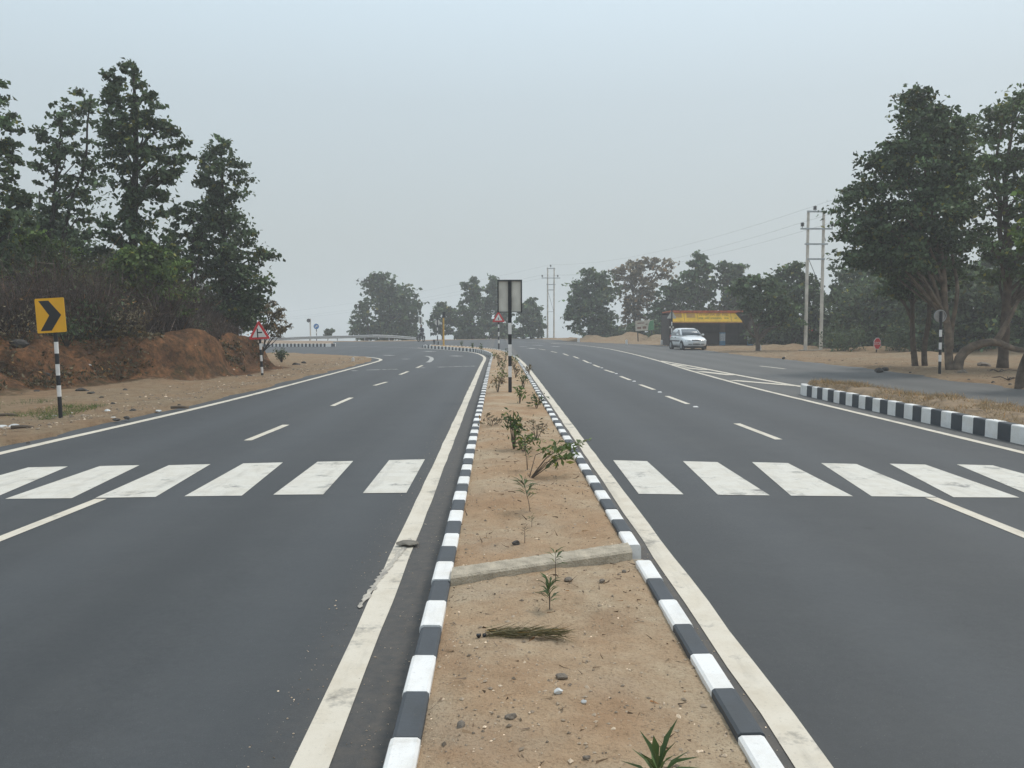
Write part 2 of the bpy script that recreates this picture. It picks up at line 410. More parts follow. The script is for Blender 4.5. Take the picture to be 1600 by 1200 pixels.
# ------------------------------------------------------------------ kerbs
KH = .20
KL = [(-.373, 1.06), (-.373, 20), (-.365, 36), (-.33, 42), (-.36, 46), (-.75, 51.5), (-1.4, 55.5), (-2.1, 57.5), (-3.6, 61.5), (-5.2, 65.2), (-5.75, 66.6), (-5.6, 67.7), (-5.0, 68.2)]
KR = [(.925, 1.06), (.925, 20), (.925, 34), (.82, 43), (.60, 49), (.1, 54.5), (-.8, 59), (-2.6, 63.8), (-5.0, 68.2)]
def kerb(name, path, side, width, h, block, parity=0, pal=(0, 1), z0=-.06, gap=()):
    p = resample(smooth_path(path, .05, 2), block); nn = normals(p)*side; b = MB(); q = random.Random(len(name)+len(path))
    for i in range(len(p)-1):
        a, c = p[i], p[i+1]; t = c-a; ln = np.linalg.norm(t); t = t/ln
        if any(g0 < a[1] < g1 for g0, g1 in gap): continue
        j = q.uniform(-.004, .004); hh = h+q.uniform(-.005, .005); r = .018
        a2, c2 = a+t*.002, c-t*.002
        sec = [(0+j, z0), (.004+j, hh-r), (.004+r*.3+j, hh-r*.3), (.004+r+j, hh), (width-r*.6, hh-.001), (width, hh-r*.5), (width, z0)]
        vs = []
        for base, n_ in ((a2, nn[i]), (c2, nn[i+1])):
            for u, z in sec: vs.append((*(base+n_*u), z))
        k = len(sec); fs = [(m, m+1, k+m+1, k+m) for m in range(k-1)]
        fs += [tuple(range(k-1, -1, -1)), tuple(range(k, 2*k))]
        b.add(vs, fs, pal[(i+parity) % 2])
    o = b.build(name, [M_KW, M_KB, M_CONC]); bm = bmesh.new(); bm.from_mesh(o.data); bmesh.ops.recalc_face_normals(bm, faces=bm.faces); bm.to_mesh(o.data); bm.free()
    return struct(o)
kerb('median_kerb', KL, 1, .108, KH, .378, 0)
kerb('median_kerb', KR, -1, .100, KH, .378, 0, gap=((5.1, 5.45),))
b = MB()                                            # the broken length of kerb by the cross beam
b.box((.878, 5.405, -.01), (.105, .35, .24), Matrix.Rotation(.05, 3, 'X'), mi=0)
struct(b.build('broken_kerb', M_CONC, bevel=.012))
KI = [(7.10, -6), (7.10, 12), (7.09, 17), (7.08, 20.5)]; KI2 = [(7.08, 20.5), (7.2, 21.0), (7.6, 21.1), (7.85, 20.6), (8.2, 18.1), (8.67, 14.8), (9.6, 8), (11, -4)]
kerb('island_kerb', KI[::-1], -1, .15, .25, .323, 0)
kerb('island_kerb', KI2, 1, .15, .25, .33, 0)
KF = [(-13.1, 72.0), (-12.9, 70.8), (-13.6, 70.2), (-14.6, 70.2), (-45, 70.6)]
kerb('branch_kerb', KF[2:], 1, .18, .24, .147, 1)
kerb('branch_kerb', KF[:3], 1, .18, .24, .55, 1)

def ladder(name, L, Rr, nc, zf, m):
    n = len(L); u = np.linspace(0, 1, nc)
    pts = L[:, None, :]*(1-u)[None, :, None]+Rr[:, None, :]*u[None, :, None]
    z = zf(pts[..., 0], pts[..., 1], u[None, :])
    v = np.concatenate([pts, z[..., None]], -1).reshape(-1, 3)
    ix = np.arange(n*nc).reshape(n, nc); f = np.stack([ix[:-1, :-1], ix[:-1, 1:], ix[1:, 1:], ix[1:, :-1]], -1).reshape(-1, 4)
    me = bpy.data.meshes.new(name); me.from_pydata(v.tolist(), [], f.tolist()); me.materials.append(m)
    me.polygons.foreach_set('use_smooth', [True]*len(me.polygons)); me.update()
    o = bpy.data.objects.new(name, me); COL.objects.link(o); return struct(o)
yn = np.concatenate([np.arange(1.1, 9, .028), np.arange(9, 44, .12)])
kl = smooth_path(KL[:-3], .05); kr = smooth_path(KR[:-1], .05)
L1 = np.stack([np.interp(yn, kl[:, 1], kl[:, 0])+.10, yn], 1); R1 = np.stack([np.interp(yn, kr[:, 1], kr[:, 0])-.095, yn], 1)
def tail(k, d, n=60):
    t = k[k[:, 1] > 44]; s = np.linspace(0, len(t)-1, n); return off(np.stack([np.interp(s, range(len(t)), t[:, i]) for i in (0, 1)], 1), d)
L2 = tail(kl, .10); R2 = tail(np.vstack([kr, [[-4.9, 68.0]]]), -.095)
def soil_z(x, y, u=0.5):
    x = np.asarray(x, float); y = np.asarray(y, float)
    ed = np.minimum(u, 1-u)*2
    z = .168+.02*np.clip(ed*3, 0, 1)+fbm(x, y, 1.3, 3, 1)*.035*np.clip(ed*4, .1, 1)+fbm(x, y, 6, 4, 2)*.018*np.clip(ed*4, .3, 1)
    z += fbm(x, y, 26, 3, 3)*.008
    for cx, cy, r, k in ((.42, 4.05, .28, -.035), (.3, 6.3, .3, -.03), (.25, 3.2, .35, .02), (.3, 8.3, .3, -.03), (.1, 6.9, .3, .02), (.35, 7.5, .25, .03), (.3, 11, .5, .04), (.2, 14, .5, .05)):
        z = z+k*np.exp(-(((x-cx)/r)**2+((y-cy)/r)**2))
    return z
ladder('median_soil', np.vstack([L1, L2]), np.vstack([R1, R2]), 46, soil_z, M_SOIL)
def SZ(x, y):
    xl, xr = np.interp(y, yn, L1[:, 0]), np.interp(y, yn, R1[:, 0]); return float(soil_z(x, y, (x-xl)/(xr-xl)))
yi = np.linspace(-5, 20.6, 120)
a = smooth_path(KI2, .1); a = a[a[:, 1].argsort()]
LI = np.stack([np.full_like(yi, 7.2), yi], 1); RI = np.stack([np.maximum(np.interp(yi, a[:, 1], a[:, 0])-.12, 7.4), yi], 1)
RI[-1] = (7.72, 20.85); LI[-1] = (7.3, 20.85)
def isl_z(x, y, u=0.5): return .215+.10*np.clip(np.minimum(u, 1-u)*5, 0, 1)+fbm(x, y, 1.5, 4, 6)*.09*np.clip(np.minimum(u, 1-u)*6, 0.1, 1)
ladder('island_soil', LI, RI, 22, isl_z, mat('island_earth', (.27, .19, .115), .95, bump=.6, bscale=30, nscale=4, amt=.45))
ladder('branch_island_soil', np.array([(-45, 70.75), (-30, 70.5), (-14.5, 70.35), (-13.2, 70.9)]), np.array([(-45, 88), (-30, 90), (-16, 86), (-13.3, 72)]), 14,
       lambda x, y, u: .2+fbm(x, y, .8, 3, 3)*.16+.0*u, mat('branch_earth', (.32, .23, .16), .95, amt=.4, nscale=2))

# ------------------------------------------------------------------ painted markings
ZL = .004
def ribbon(b, path, width, z=ZL, step=.5, rough=.006):
    p = resample(path, step); nn = normals(p); n = len(p); vs = []
    for i in range(n):
        wl_ = width/2+random.uniform(-rough, rough); wr_ = width/2+random.uniform(-rough, rough)
        vs += [(*(p[i]-nn[i]*wl_), z), (*(p[i]+nn[i]*wr_), z)]
    b.add(vs, [(2*i, 2*i+1, 2*i+3, 2*i+2) for i in range(n-1)])
def pq(b, *px):                                        # a painted quad between four ground points
    vs = [tuple(G(x, y))[:2]+(ZL,) for x, y in px]; c = [Vector(v) for v in vs]
    f = (0, 1, 2, 3) if (c[1]-c[0]).cross(c[2]-c[1]).z > 0 else (3, 2, 1, 0); b.add(vs, [f])
b = MB()
ribbon(b, [p for p in lineL if p[1] < 61], .15)
ribbon(b, off(np.vstack([smooth_path(KL, .3)[:-6]]), -.31), .142)
ribbon(b, off(smooth_path(KR, .3), .225), .14)
ribbon(b, off(split[split[:, 1] < 85], -.06), .13)
struct(b.build('edge_line', M_LINE))
b = MB(); ribbon(b, [(4.6, 84), (2.1, 92), (-5.4, 95)], .14); ribbon(b, [tuple(G(x, y))[:2] for x, y in ((522, 541.3), (570, 541.6), (640, 543.4), (664, 545))], .14)
struct(b.build('faded_edge_line', M_FAINT))
b = MB()                                               # the splayed hatching before the island
gore = [(7.56, 41), (7.8, 35.7), (7.85, 30), (7.95, 26.2), (8.06, 23.3)]; ribbon(b, smooth_path(gore, .4), .18)
for p0, p1, wd in (((1048, 569), (1072, 573), .26), ((1068, 574.5), (1104, 578.2), .3), ((1092, 580.5), (1146, 586.5), .34), ((1144, 594.5), (1250, 603.4), .32)):
    a0, a1 = G(*p0), G(*p1); ribbon(b, [(a0.x+.02, a0.y), (a1.x-.04, a1.y)], wd, ZL+.003)
ribbon(b, [tuple(G(1188, 572))[:2], tuple(G(1227, 576.5))[:2]], .14)
struct(b.build('hatch_marking', M_LINE))
b = MB()
def dash(p0, p1, wd=.11):
    a0, a1 = G(*p0), G(*p1); ribbon(b, [(a0.x, a0.y), (a1.x, a1.y)], wd, step=.7, rough=.004)
for p0, p1 in (((-60, 866), (158, 780)), ((387, 688.5), (447, 664)), ((519, 634.5), (549, 621.5)), ((585, 602.5), (604, 597)), ((625, 585.5), (637.5, 580.5)), ((651, 575), (660, 571)),
               ((1700, 877), (1455, 778)), ((1217, 687), (1151, 662)), ((1075, 631.5), (1042, 619)), ((1022, 609), (1000, 601)), ((985, 594), (969, 588)), ((959, 582.4), (945, 578)),
               ((937, 574), (927, 570)), ((920, 567), (911, 562.8)), ((904, 560), (896, 557)), ((888, 555.6), (880, 552.6)), ((870, 551), (861, 549)), ((852, 547), (842, 545.2))): dash(p0, p1)
struct(b.build('lane_dash', M_LINE))
b = MB()                                               # worn rumble bars, arrows and the far lane marks
for x0, y0, x1, y1 in ((549, 579.6, 558, 579.3), (572, 578.3, 594, 577.7), (598, 577.6, 603, 577.4), (606, 577.3, 621, 577), (650, 575, 664, 574.7), (685, 573.8, 706, 573), (709, 573, 722, 572.6), (725, 572.6, 742, 572.1)):
    c0, c1 = G(x0, y0), G(x1, y1); ribbon(b, [(c0.x, c0.y), (c1.x, c1.y)], .22, step=.3, rough=.03)
for x0, y0, x1, y1, wd in ((602, 555, 613, 555.6, .5), (663, 549, 678, 549.5, .6), (706, 556, 720, 556.6, .55), (631, 561, 638, 561.3, .4), (833, 539.3, 848, 539.8, .5), (826, 544, 836, 545, .4), (812, 541.5, 822, 541.8, .5), (862, 541, 874, 541.8, .4)):
    c0, c1 = G(x0, y0), G(x1, y1); ribbon(b, [(c0.x, c0.y), (c1.x, c1.y)], wd, step=.3, rough=.05)
ribbon(b, smooth_path([tuple(G(x, y))[:2] for x, y in ((664, 556.3), (670, 557), (674, 559), (675, 561.5), (672, 564.5), (668, 566.3))], .3), .2)
struct(b.build('faint_road_marking', M_FAINT))
b = MB()
for q4 in (((567, 771), (635, 770.5), (664, 718), (608, 719.5)), ((427, 773.5), (505, 773), (552, 720.7), (496, 722)), ((288, 776), (378, 775), (442, 723), (380, 724.5)), ((149, 778.5), (243, 777), (329, 725.7), (264, 727.3)),
           ((8, 780), (112, 779), (218, 727.3), (156, 728.7)), ((-140, 782), (-14, 780.5), (106, 729.3), (44, 730.8)), ((1068, 773), (998, 772.2), (958, 719.5), (1011, 721)), ((1203, 774.6), (1122, 773.8), (1067, 721), (1121, 722.5)),
           ((1333, 776), (1236, 775), (1175, 722.5), (1231, 724)), ((1463, 777), (1362, 776), (1283, 724), (1338, 725.4)), ((1593, 778), (1490, 777.5), (1390, 725), (1446, 726.4)), ((1745, 780), (1622, 779), (1495, 726), (1551, 727.6))): pq(b, *q4)
struct(b.build('zebra_crossing', M_ZEBRA))
b = MB()                                               # scuffed patch across the left edge line
p0 = resample(np.array([(-.79, 4.95), (-.755, 5.5), (-.70, 6.1), (-.655, 6.62)]), .03); vs = []
for i, (x_, y_) in enumerate(p0):
    f = i/(len(p0)-1); w_ = .017*math.sin(math.pi*min(1, f*.93+.03))**.6*1.3; vs += [(x_-w_+random.uniform(-.012, .012), y_, ZL+.003), (x_+w_+random.uniform(-.012, .012), y_, ZL+.003)]
b.add(vs, [(2*i, 2*i+1, 2*i+3, 2*i+2) for i in range(len(p0)-1)]); k = NT('scuff'); k.b.inputs['Roughness'].default_value = .85
k.col(k.mix(k.rng(k.noise(12, 7, .75, k.stretch((1.5, .3, 1))), .40, .60), (.27, .25, .22), (.55, .50, .42))); struct(b.build('scuff_mark', k.m))
# ------------------------------------------------------------------ foliage helpers
def fast_mesh(name, V, nper, m, tint=None, smooth=False):
    V = np.asarray(V, np.float32).reshape(-1, 3); nf = len(V)//nper
    me = bpy.data.meshes.new(name); me.vertices.add(len(V)); me.vertices.foreach_set('co', V.reshape(-1))
    me.loops.add(len(V)); me.loops.foreach_set('vertex_index', np.arange(len(V), dtype=np.int32))
    me.polygons.add(nf); me.polygons.foreach_set('loop_start', np.arange(nf, dtype=np.int32)*nper)
    if tint is not None:
        a = me.color_attributes.new('tint', 'FLOAT_COLOR', 'POINT')
        t = np.concatenate([np.repeat(np.asarray(tint), nper, 0), np.ones((len(V), 1))], 1)
        a.data.foreach_set('color', t.reshape(-1).astype(np.float32))
    me.materials.append(m); me.update(calc_edges=True); me.validate()
    return me
def link(name, me, parent=None):
    o = bpy.data.objects.new(name, me); COL.objects.link(o)
    if parent: o.parent = parent
    return o
def unit(a): return a/(np.linalg.norm(a, axis=-1, keepdims=True)+1e-9)
def leaves(C, size, out=None, elong=1.9, up=.5, droop=.25, q=rng):
    n = len(C); d = q.normal(size=(n, 3))
    if out is not None: d = d+out*.9
    d[:, 2] -= droop; d = unit(d)
    nn = q.normal(size=(n, 3)); nn[:, 2] += up; nn = unit(nn-d*(nn*d).sum(1, keepdims=True)); s = np.cross(d, nn)
    L = (size*q.uniform(.7, 1.3, n))[:, None]; W = L/elong
    b = C-d*L*.5; t = C+d*L*.5-nn*L*.10; m = C+d*L*.02
    return np.stack([b, m+s*W*.5+nn*W*.18, t, m-s*W*.5+nn*W*.18], 1)
def tints(n, v=.28, base=(1, 1, 1), warm=.06, q=rng):
    k = np.exp(q.normal(0, v, n))[:, None]; t = np.array(base)[None]*k
    w_ = (q.random(n) < warm)[:, None]; return np.where(w_, t*np.array([2.0, 1.35, .7]), t)

FT_, RT_ = 'hazy trees across the road bend', 'trees behind the parked car'
RG_ = 'low bushes along the far verge'
def tree(name, label, group, Y, prof, trunk, r0, n_cl=60, per=110, leaf=.2, mats=(M_BARKD, M_LEAF), depth=.8, tint=(1, 1, 1), cl=.17, seed=0,
         base=None, airy=.62, limbs=16, warm=.05, more=(), cat='tree', elong=1.55, twigs=2):
    q = np.random.default_rng(seed+11)
    tp = [P(x, y, Y) for x, y in trunk]; bx, by = tp[0].x, tp[0].y
    bz = H(bx, by)-.1 if base is None else base
    root = empty(name, label, cat, (bx, by, bz), group=group); O = Vector((bx, by, bz))
    if group in (FT_, RT_): airy = .42
    elif cat == 'tree' and Y < 36: airy = .47
    n_cl = int(n_cl*1.9); cl *= .66; per = int(per*airy)
    pr = sorted([(Z(py, Y), X(a, Y), X(c, Y)) for py, a, c in prof]); zs = np.array([p[0] for p in pr]); xl = np.array([p[1] for p in pr]); xr = np.array([p[2] for p in pr])
    zq = np.linspace(zs[0], zs[-1], 200); wq = np.interp(zq, zs, xr-xl); cdf = np.cumsum(wq); cdf /= cdf[-1]
    W = (xr-xl).max()
    # crown: leaf clumps inside the crown's body
    cz = np.interp((np.arange(n_cl)+q.random(n_cl))/n_cl, cdf, zq); a, c = np.interp(cz, zs, xl), np.interp(cz, zs, xr)
    hw = (c-a)/2; rr = np.sqrt(q.random(n_cl))**.8*q.uniform(.85, 1.12, n_cl); th = q.random(n_cl)*2*math.pi
    rad = cl*W*(.35+.75*q.random(n_cl)**1.5); rad = np.minimum(rad, hw*.85+.05)
    cx = (a+c)/2+np.cos(th)*rr*np.maximum(hw-rad*.45, .05); cy = by+np.sin(th)*rr*np.maximum(hw*depth-rad*.5, .3)
    cc = np.stack([cx, cy, cz], 1)
    w8 = rad**1.6; cnt = np.maximum(6, (per*n_cl*w8/w8.sum())).astype(int)
    ci = np.repeat(np.arange(n_cl), cnt); n = len(ci)
    outd = unit(cc-np.array([bx, by, 0])*[1, 1, 0]-np.stack([0*cz, 0*cz, cz-.4*rad], 1)+q.normal(size=(n_cl, 3))*.25)    # each spray reaches outward
    u = q.normal(size=(n, 3))*.46; u = u+outd[ci]*(u*outd[ci]).sum(1, keepdims=True)*.8
    pos = cc[ci]+u*rad[ci][:, None]*np.array([1, 1, .62])
    nl = n//9; lz = np.interp(q.random(nl), cdf, zq); la, lc = np.interp(lz, zs, xl), np.interp(lz, zs, xr); lt = q.random(nl)*6.283; lr = np.sqrt(q.random(nl))*.92
    loose = np.stack([(la+lc)/2+np.cos(lt)*lr*(lc-la)/2, by+np.sin(lt)*lr*(lc-la)/2*depth, lz], 1)
    ctint = np.exp(q.normal(0, .25, n_cl))[ci][:, None]
    pos = np.concatenate([pos, loose]); u = np.concatenate([u, q.normal(size=(nl, 3))]); ctint = np.concatenate([ctint, np.ones((nl, 1))]); n += nl
    V = leaves(pos-np.array(O), np.full(n, leaf*1.12), unit(u), elong, q=q)
    link('crown', fast_mesh('crown', V, 4, mats[1], tints(n, .34, tint, warm, q)*ctint), root)
    # trunk and limbs
    b = MB(); pts = [Vector((p.x, p.y+(0 if i == 0 else random.uniform(-.25, .25)), p.z)) for i, p in enumerate(tp)]; pts[0].z = bz-.15
    pts = [Vector(p) for p in smooth_path([tuple(p) for p in pts], max(.25, (pts[-1].z-pts[0].z)/16))] if len(pts) > 2 else pts
    m = len(pts); rad_t = [r0*(1.25 if i == 0 else 1-.8*i/(m-1)) for i in range(m)]
    b.tube([p-O for p in pts], rad_t, 9)
    for t2, r2 in more:
        p2 = [P(x, y, Y)-O for x, y in t2]; p2 = [Vector(p) for p in smooth_path([tuple(p) for p in p2], .3)]
        for i, p in enumerate(p2): p.y += .12*math.sin(i*.7)
        b.tube(p2, [r2*(1-.7*i/len(p2)) for i in range(len(p2))], 8)
    order = np.argsort(-rad)[:limbs]
    for k in order:
        t = Vector(cc[k]); hd = math.hypot(t.x-bx, t.y-by)
        i = min(range(m), key=lambda i: abs(pts[i].z-(t.z-hd*.75-.2)))
        i = max(i, int(m*.25)); s = pts[i]; mid = s.lerp(t, .5)+Vector((random.uniform(-.2, .2), random.uniform(-.2, .2), hd*.12))
        rl = max(.02, min(rad_t[i]*.55, r0*.4))
        b.tube([s-O, s.lerp(mid, .6)-O, mid-O, t-O], [rl, rl*.8, rl*.6, rl*.25], 6, cap=False)
    for k in range(n_cl):
        for _ in range(twigs):
            d = Vector(q.normal(size=3)).normalized()*rad[k]*.95; c0 = Vector(cc[k]); th_ = max(.012, leaf*.06)
            b.tube([c0-d*.3-O, c0+d*.4-O+Vector((0, 0, -.03)), c0+d-O], [th_, th_*.7, th_*.3], 4, cap=False)
    b.build('trunk', mats[0], root, smooth=True); return root

LB = 'trees on the left bank'
tree('broadleaf_tree', 'tallest straight-trunked tree on the left bank, narrow dark crown', LB, 29,
     [(96, 192, 224), (118, 170, 238), (145, 166, 258), (170, 166, 262), (200, 158, 282), (222, 160, 290), (240, 168, 302), (262, 170, 296), (285, 172, 280), (310, 175, 262), (345, 168, 268), (390, 160, 285), (425, 175, 270)],
     [(214, 520), (212, 420), (209, 310), (213, 200), (208, 115)], .19, 92, 95, .155, seed=1, limbs=26, cl=.135)
tree('broadleaf_tree', 'leaning-topped conical tree at the road end of the left bank', LB, 34,
     [(214, 338, 352), (230, 318, 374), (250, 312, 388), (280, 312, 392), (305, 320, 388), (330, 310, 396), (360, 303, 412), (390, 305, 434), (410, 310, 434), (440, 325, 428), (470, 335, 424), (492, 342, 424)],
     [(352, 520), (349, 420), (347, 310), (343, 225)], .17, 92, 95, .155, seed=2, limbs=22, cl=.15)
tree('broadleaf_tree', 'thin gappy tree with two ragged tops beside the tallest bank tree', LB, 31,
     [(148, 128, 156), (165, 84, 165), (190, 78, 172), (215, 66, 175), (245, 62, 178), (280, 62, 182), (320, 70, 190), (360, 60, 185), (400, 60, 180)],
     [(84, 510), (82, 400), (88, 300), (98, 180)], .12, 60, 70, .155, seed=3, limbs=24, cl=.13, more=([[(84, 400), (110, 330), (135, 240), (142, 160)], .07],))
tree('broadleaf_tree', 'big loose tree cut off by the left frame edge', LB, 26,
     [(118, -70, 2), (150, -90, 22), (180, -90, 52), (205, -90, 52), (230, -90, 38), (262, -90, 48), (300, -90, 40), (330, -90, 62), (370, -90, 50), (400, -90, 62), (430, -90, 55)],
     [(-40, 540), (-38, 420), (-30, 300), (-32, 150)], .2, 80, 90, .155, seed=4, limbs=24, cl=.13)
tree('broadleaf_tree', 'slim low tree with twin bare stems between the two tall bank trees', LB, 33,
     [(316, 284, 318), (335, 268, 330), (365, 266, 334), (390, 264, 330), (420, 268, 325), (440, 278, 338)],
     [(298, 520), (299, 440), (301, 370), (300, 325)], .07, 34, 70, .155, seed=5, limbs=12, cl=.17, more=([[(304, 520), (306, 450), (312, 390), (316, 350)], .05],))
tree('leafy_bush', 'broad bright green bush under the gappy tree on the left bank', LB, 28.5,
     [(362, 20, 80), (385, -20, 120), (415, -40, 150), (450, -40, 160), (490, -30, 150)], [(60, 520), (60, 460), (60, 400)], .08, 60, 110, .14, (M_BARKD, M_LEAFG), seed=6, cat='bush')
tree('leafy_bush', 'green bush around the foot of the tallest bank tree', LB, 28,
     [(385, 205, 255), (405, 180, 280), (430, 165, 295), (465, 160, 305), (495, 180, 300)], [(225, 520), (225, 460), (226, 410)], .07, 56, 105, .14, (M_BARKD, M_LEAFG), seed=7, cat='bush')
tree('leafy_bush', 'dark bush behind the twin bare stems on the left bank', LB, 36,
     [(440, 270, 350), (460, 262, 400), (490, 270, 425), (515, 280, 430)], [(330, 530), (330, 480), (332, 455)], .07, 36, 90, .16, seed=8, cat='bush')
tree('leafy_bush', 'spiky pale green bush on the road end of the left bank top', LB, 33,
     [(470, 418, 432), (485, 410, 446), (500, 408, 456), (515, 410, 460), (526, 412, 440)], [(408, 530), (414, 512), (424, 492)], .03, 18, 40, .13, (M_BARKD, M_LEAFB), seed=9, cat='bush', elong=3)
tree('broadleaf_tree', 'shaded back tree filling behind the gappy tree at far left', LB, 37,
     [(330, 10, 90), (360, -30, 140), (400, -40, 175), (430, -50, 190), (480, -50, 200)], [(60, 520), (62, 420), (66, 300)], .15, 62, 90, .2, seed=10, limbs=14)
tree('broadleaf_tree', 'shaded back tree right behind the tallest trunk on the bank', LB, 38,
     [(395, 170, 230), (420, 150, 270), (450, 140, 290), (490, 150, 300)], [(240, 520), (240, 440), (235, 370)], .13, 46, 90, .2, seed=12, limbs=12)

FT = 'hazy trees across the road bend'
tree('broadleaf_tree', 'largest round-headed tree beyond the bend, left of the median', FT, 116,
     [(427, 583, 603), (437, 568, 615), (450, 566, 640), (462, 572, 656), (478, 582, 662), (495, 578, 660), (512, 576, 655), (524, 580, 650)], [(612, 532), (611, 500), (606, 450)], .3, 62, 60, .52, seed=21, cl=.2)
tree('broadleaf_tree', 'thin sparse tree at the left edge of the far clump', FT, 113,
     [(468, 562, 588), (482, 550, 592), (498, 545, 585), (512, 547, 578), (522, 548, 575)], [(574, 532), (575, 500), (574, 475)], .16, 24, 34, .5, seed=22, cl=.2)
tree('broadleaf_tree', 'short dark tree behind the yellow beacon post', FT, 118,
     [(473, 684, 700), (484, 672, 712), (503, 670, 714), (522, 672, 712)], [(692, 532), (692, 505), (692, 480)], .2, 34, 55, .5, seed=23)
tree('broadleaf_tree', 'ragged two-topped tree just left of the sign on the median', FT, 116,
     [(434, 730, 744), (446, 722, 752), (470, 716, 758), (485, 708, 760), (497, 704, 756), (510, 712, 758), (524, 716, 762)], [(738, 532), (738, 490), (737, 440)], .24, 44, 50, .5, seed=24, cl=.19)
tree('broadleaf_tree', 'pointed tree half hidden by the grey sign back on the median', FT, 119,
     [(432, 766, 775), (448, 756, 786), (475, 752, 800), (500, 752, 802), (524, 752, 800)], [(776, 532), (776, 490), (772, 440)], .24, 50, 55, .5, seed=25, cl=.2)
tree('broadleaf_tree', 'egg-shaped tree between the median sign and the far pylon', FT, 115,
     [(468, 824, 836), (480, 812, 844), (500, 806, 850), (514, 806, 852), (525, 808, 850)], [(830, 532), (829, 500), (829, 475)], .22, 44, 55, .5, seed=26, cl=.2)
tree('bush', 'tiny lone bush on the skyline by the blue round sign', FT, 108, [(515, 506, 520), (520, 505, 521), (526, 509, 518)], [(512, 531), (512, 524), (513, 518)], .06, 12, 30, .4, seed=27, cat='bush')

RT = 'trees behind the parked car'
tree('broadleaf_tree', 'dense dark round tree right of the far pylon', RT, 97,
     [(422, 912, 940), (440, 897, 960), (465, 886, 966), (490, 882, 968), (508, 888, 962), (524, 893, 966)], [(926, 531), (926, 490), (926, 440)], .3, 74, 75, .42, seed=31)
tree('broadleaf_tree', 'tall brownish half-bare tree with a spreading top', RT, 101,
     [(404, 1000, 1046), (412, 958, 1050), (428, 950, 1046), (445, 955, 1032), (465, 960, 1022), (490, 966, 1020), (515, 970, 1015)], [(992, 531), (992, 480), (985, 420)], .26, 62, 48, .42, (M_BARK, M_LEAFB), seed=32, cl=.13, more=([[(992, 490), (1010, 450), (1030, 415)], .12],))
tree('broadleaf_tree', 'mid-height dark tree between the billboard and the yellow stall', RT, 93,
     [(438, 1042, 1062), (458, 1025, 1078), (480, 1016, 1075), (505, 1018, 1065), (526, 1020, 1060)], [(1044, 534), (1044, 490), (1050, 445)], .24, 50, 70, .4, seed=33)
tree('broadleaf_tree', 'tall peaked tree rising behind the yellow stall', RT, 90,
     [(397, 1082, 1096), (412, 1070, 1110), (436, 1056, 1118), (460, 1056, 1120), (490, 1060, 1120), (515, 1070, 1115)], [(1090, 536), (1090, 480), (1089, 405)], .26, 70, 62, .4, tint=(1.1, 1.15, 1.1), seed=34)
tree('broadleaf_tree', 'two-humped tree behind the right half of the yellow stall', RT, 88,
     [(411, 1122, 1135), (416, 1120, 1162), (430, 1116, 1160), (455, 1118, 1180), (480, 1120, 1190), (505, 1125, 1190)], [(1146, 536), (1146, 490), (1140, 420)], .24, 66, 65, .4, seed=35)
tree('broadleaf_tree', 'low forked tree with pale limbs in front of the yellow stall', RT, 56,
     [(434, 1150, 1205), (450, 1140, 1228), (468, 1150, 1240), (485, 1158, 1245), (502, 1190, 1250), (512, 1205, 1240)], [(1184, 549), (1184, 532), (1178, 512), (1170, 480)], .16, 60, 80, .26, (M_BARK, M_LEAF), seed=36, limbs=14, cl=.15,
     more=([[(1184, 535), (1190, 522), (1205, 512), (1222, 506)], .13], [[(1180, 528), (1172, 518), (1162, 508), (1158, 490)], .09], [[(1184, 530), (1186, 505), (1192, 480)], .08]))
tree('broadleaf_tree', 'bushy tree behind the near pylon poles', RT, 66,
     [(411, 1240, 1256), (430, 1208, 1262), (448, 1196, 1285), (475, 1196, 1296), (500, 1205, 1300), (520, 1215, 1300), (542, 1225, 1296)], [(1240, 548), (1240, 500), (1246, 430)], .22, 84, 80, .3, seed=37)
tree('broadleaf_tree', 'low spreading tree right of the near pylon poles', RT, 60,
     [(434, 1340, 1400), (452, 1298, 1425), (475, 1288, 1430), (505, 1290, 1440), (535, 1300, 1440), (548, 1305, 1430)], [(1345, 552), (1346, 510), (1360, 450)], .2, 80, 85, .28, seed=38)
for px, Y, wd, tp, lb in ((1000, 92, 26, 506, 'low dark bush behind the left half of the billboard'), (1034, 88, 22, 500, 'low dark bush between the billboard and the striped post'), (955, 96, 30, 508, 'low bush at the foot of the brownish tall tree'), (1205, 68, 34, 500, 'dark bush between the stall and the near pylon')):
    tree('leafy_bush', lb, RG_, Y, [(tp, px-wd*.5, px+wd*.5), (tp+10, px-wd, px+wd), (534, px-wd, px+wd)], [(px, 536), (px, 522), (px, tp+4)], .08, 26, 60, .34, seed=int(px), cat='bush')
for px, wd, tp, lb in ((590, 34, 508, 'low bush under the largest far tree'), (640, 20, 512, 'low bush behind the motorcycle rider'), (735, 30, 510, 'low bush under the ragged two-topped far tree'), (790, 26, 508, 'low bush behind the pole of the median sign')):
    tree('leafy_bush', lb, RG_, 117, [(tp, px-wd*.5, px+wd*.5), (tp+8, px-wd, px+wd), (530, px-wd, px+wd)], [(px, 532), (px, 522), (px, tp+4)], .08, 24, 46, .45, seed=int(px), cat='bush')
RG = 'roadside grove on the right'
tree('broadleaf_tree', 'shaded grove tree behind the paired slender trunks', RG, 52,
     [(420, 1420, 1500), (450, 1400, 1520), (490, 1400, 1530), (530, 1410, 1530), (552, 1420, 1520)], [(1470, 556), (1470, 510), (1465, 440)], .18, 70, 85, .26, seed=39)
tree('broadleaf_tree', 'shaded grove tree behind the low bent bough', RG, 50,
     [(420, 1510, 1640), (450, 1490, 1680), (490, 1495, 1680), (530, 1505, 1680), (552, 1510, 1680)], [(1570, 560), (1570, 510), (1575, 440)], .18, 80, 85, .26, seed=40)
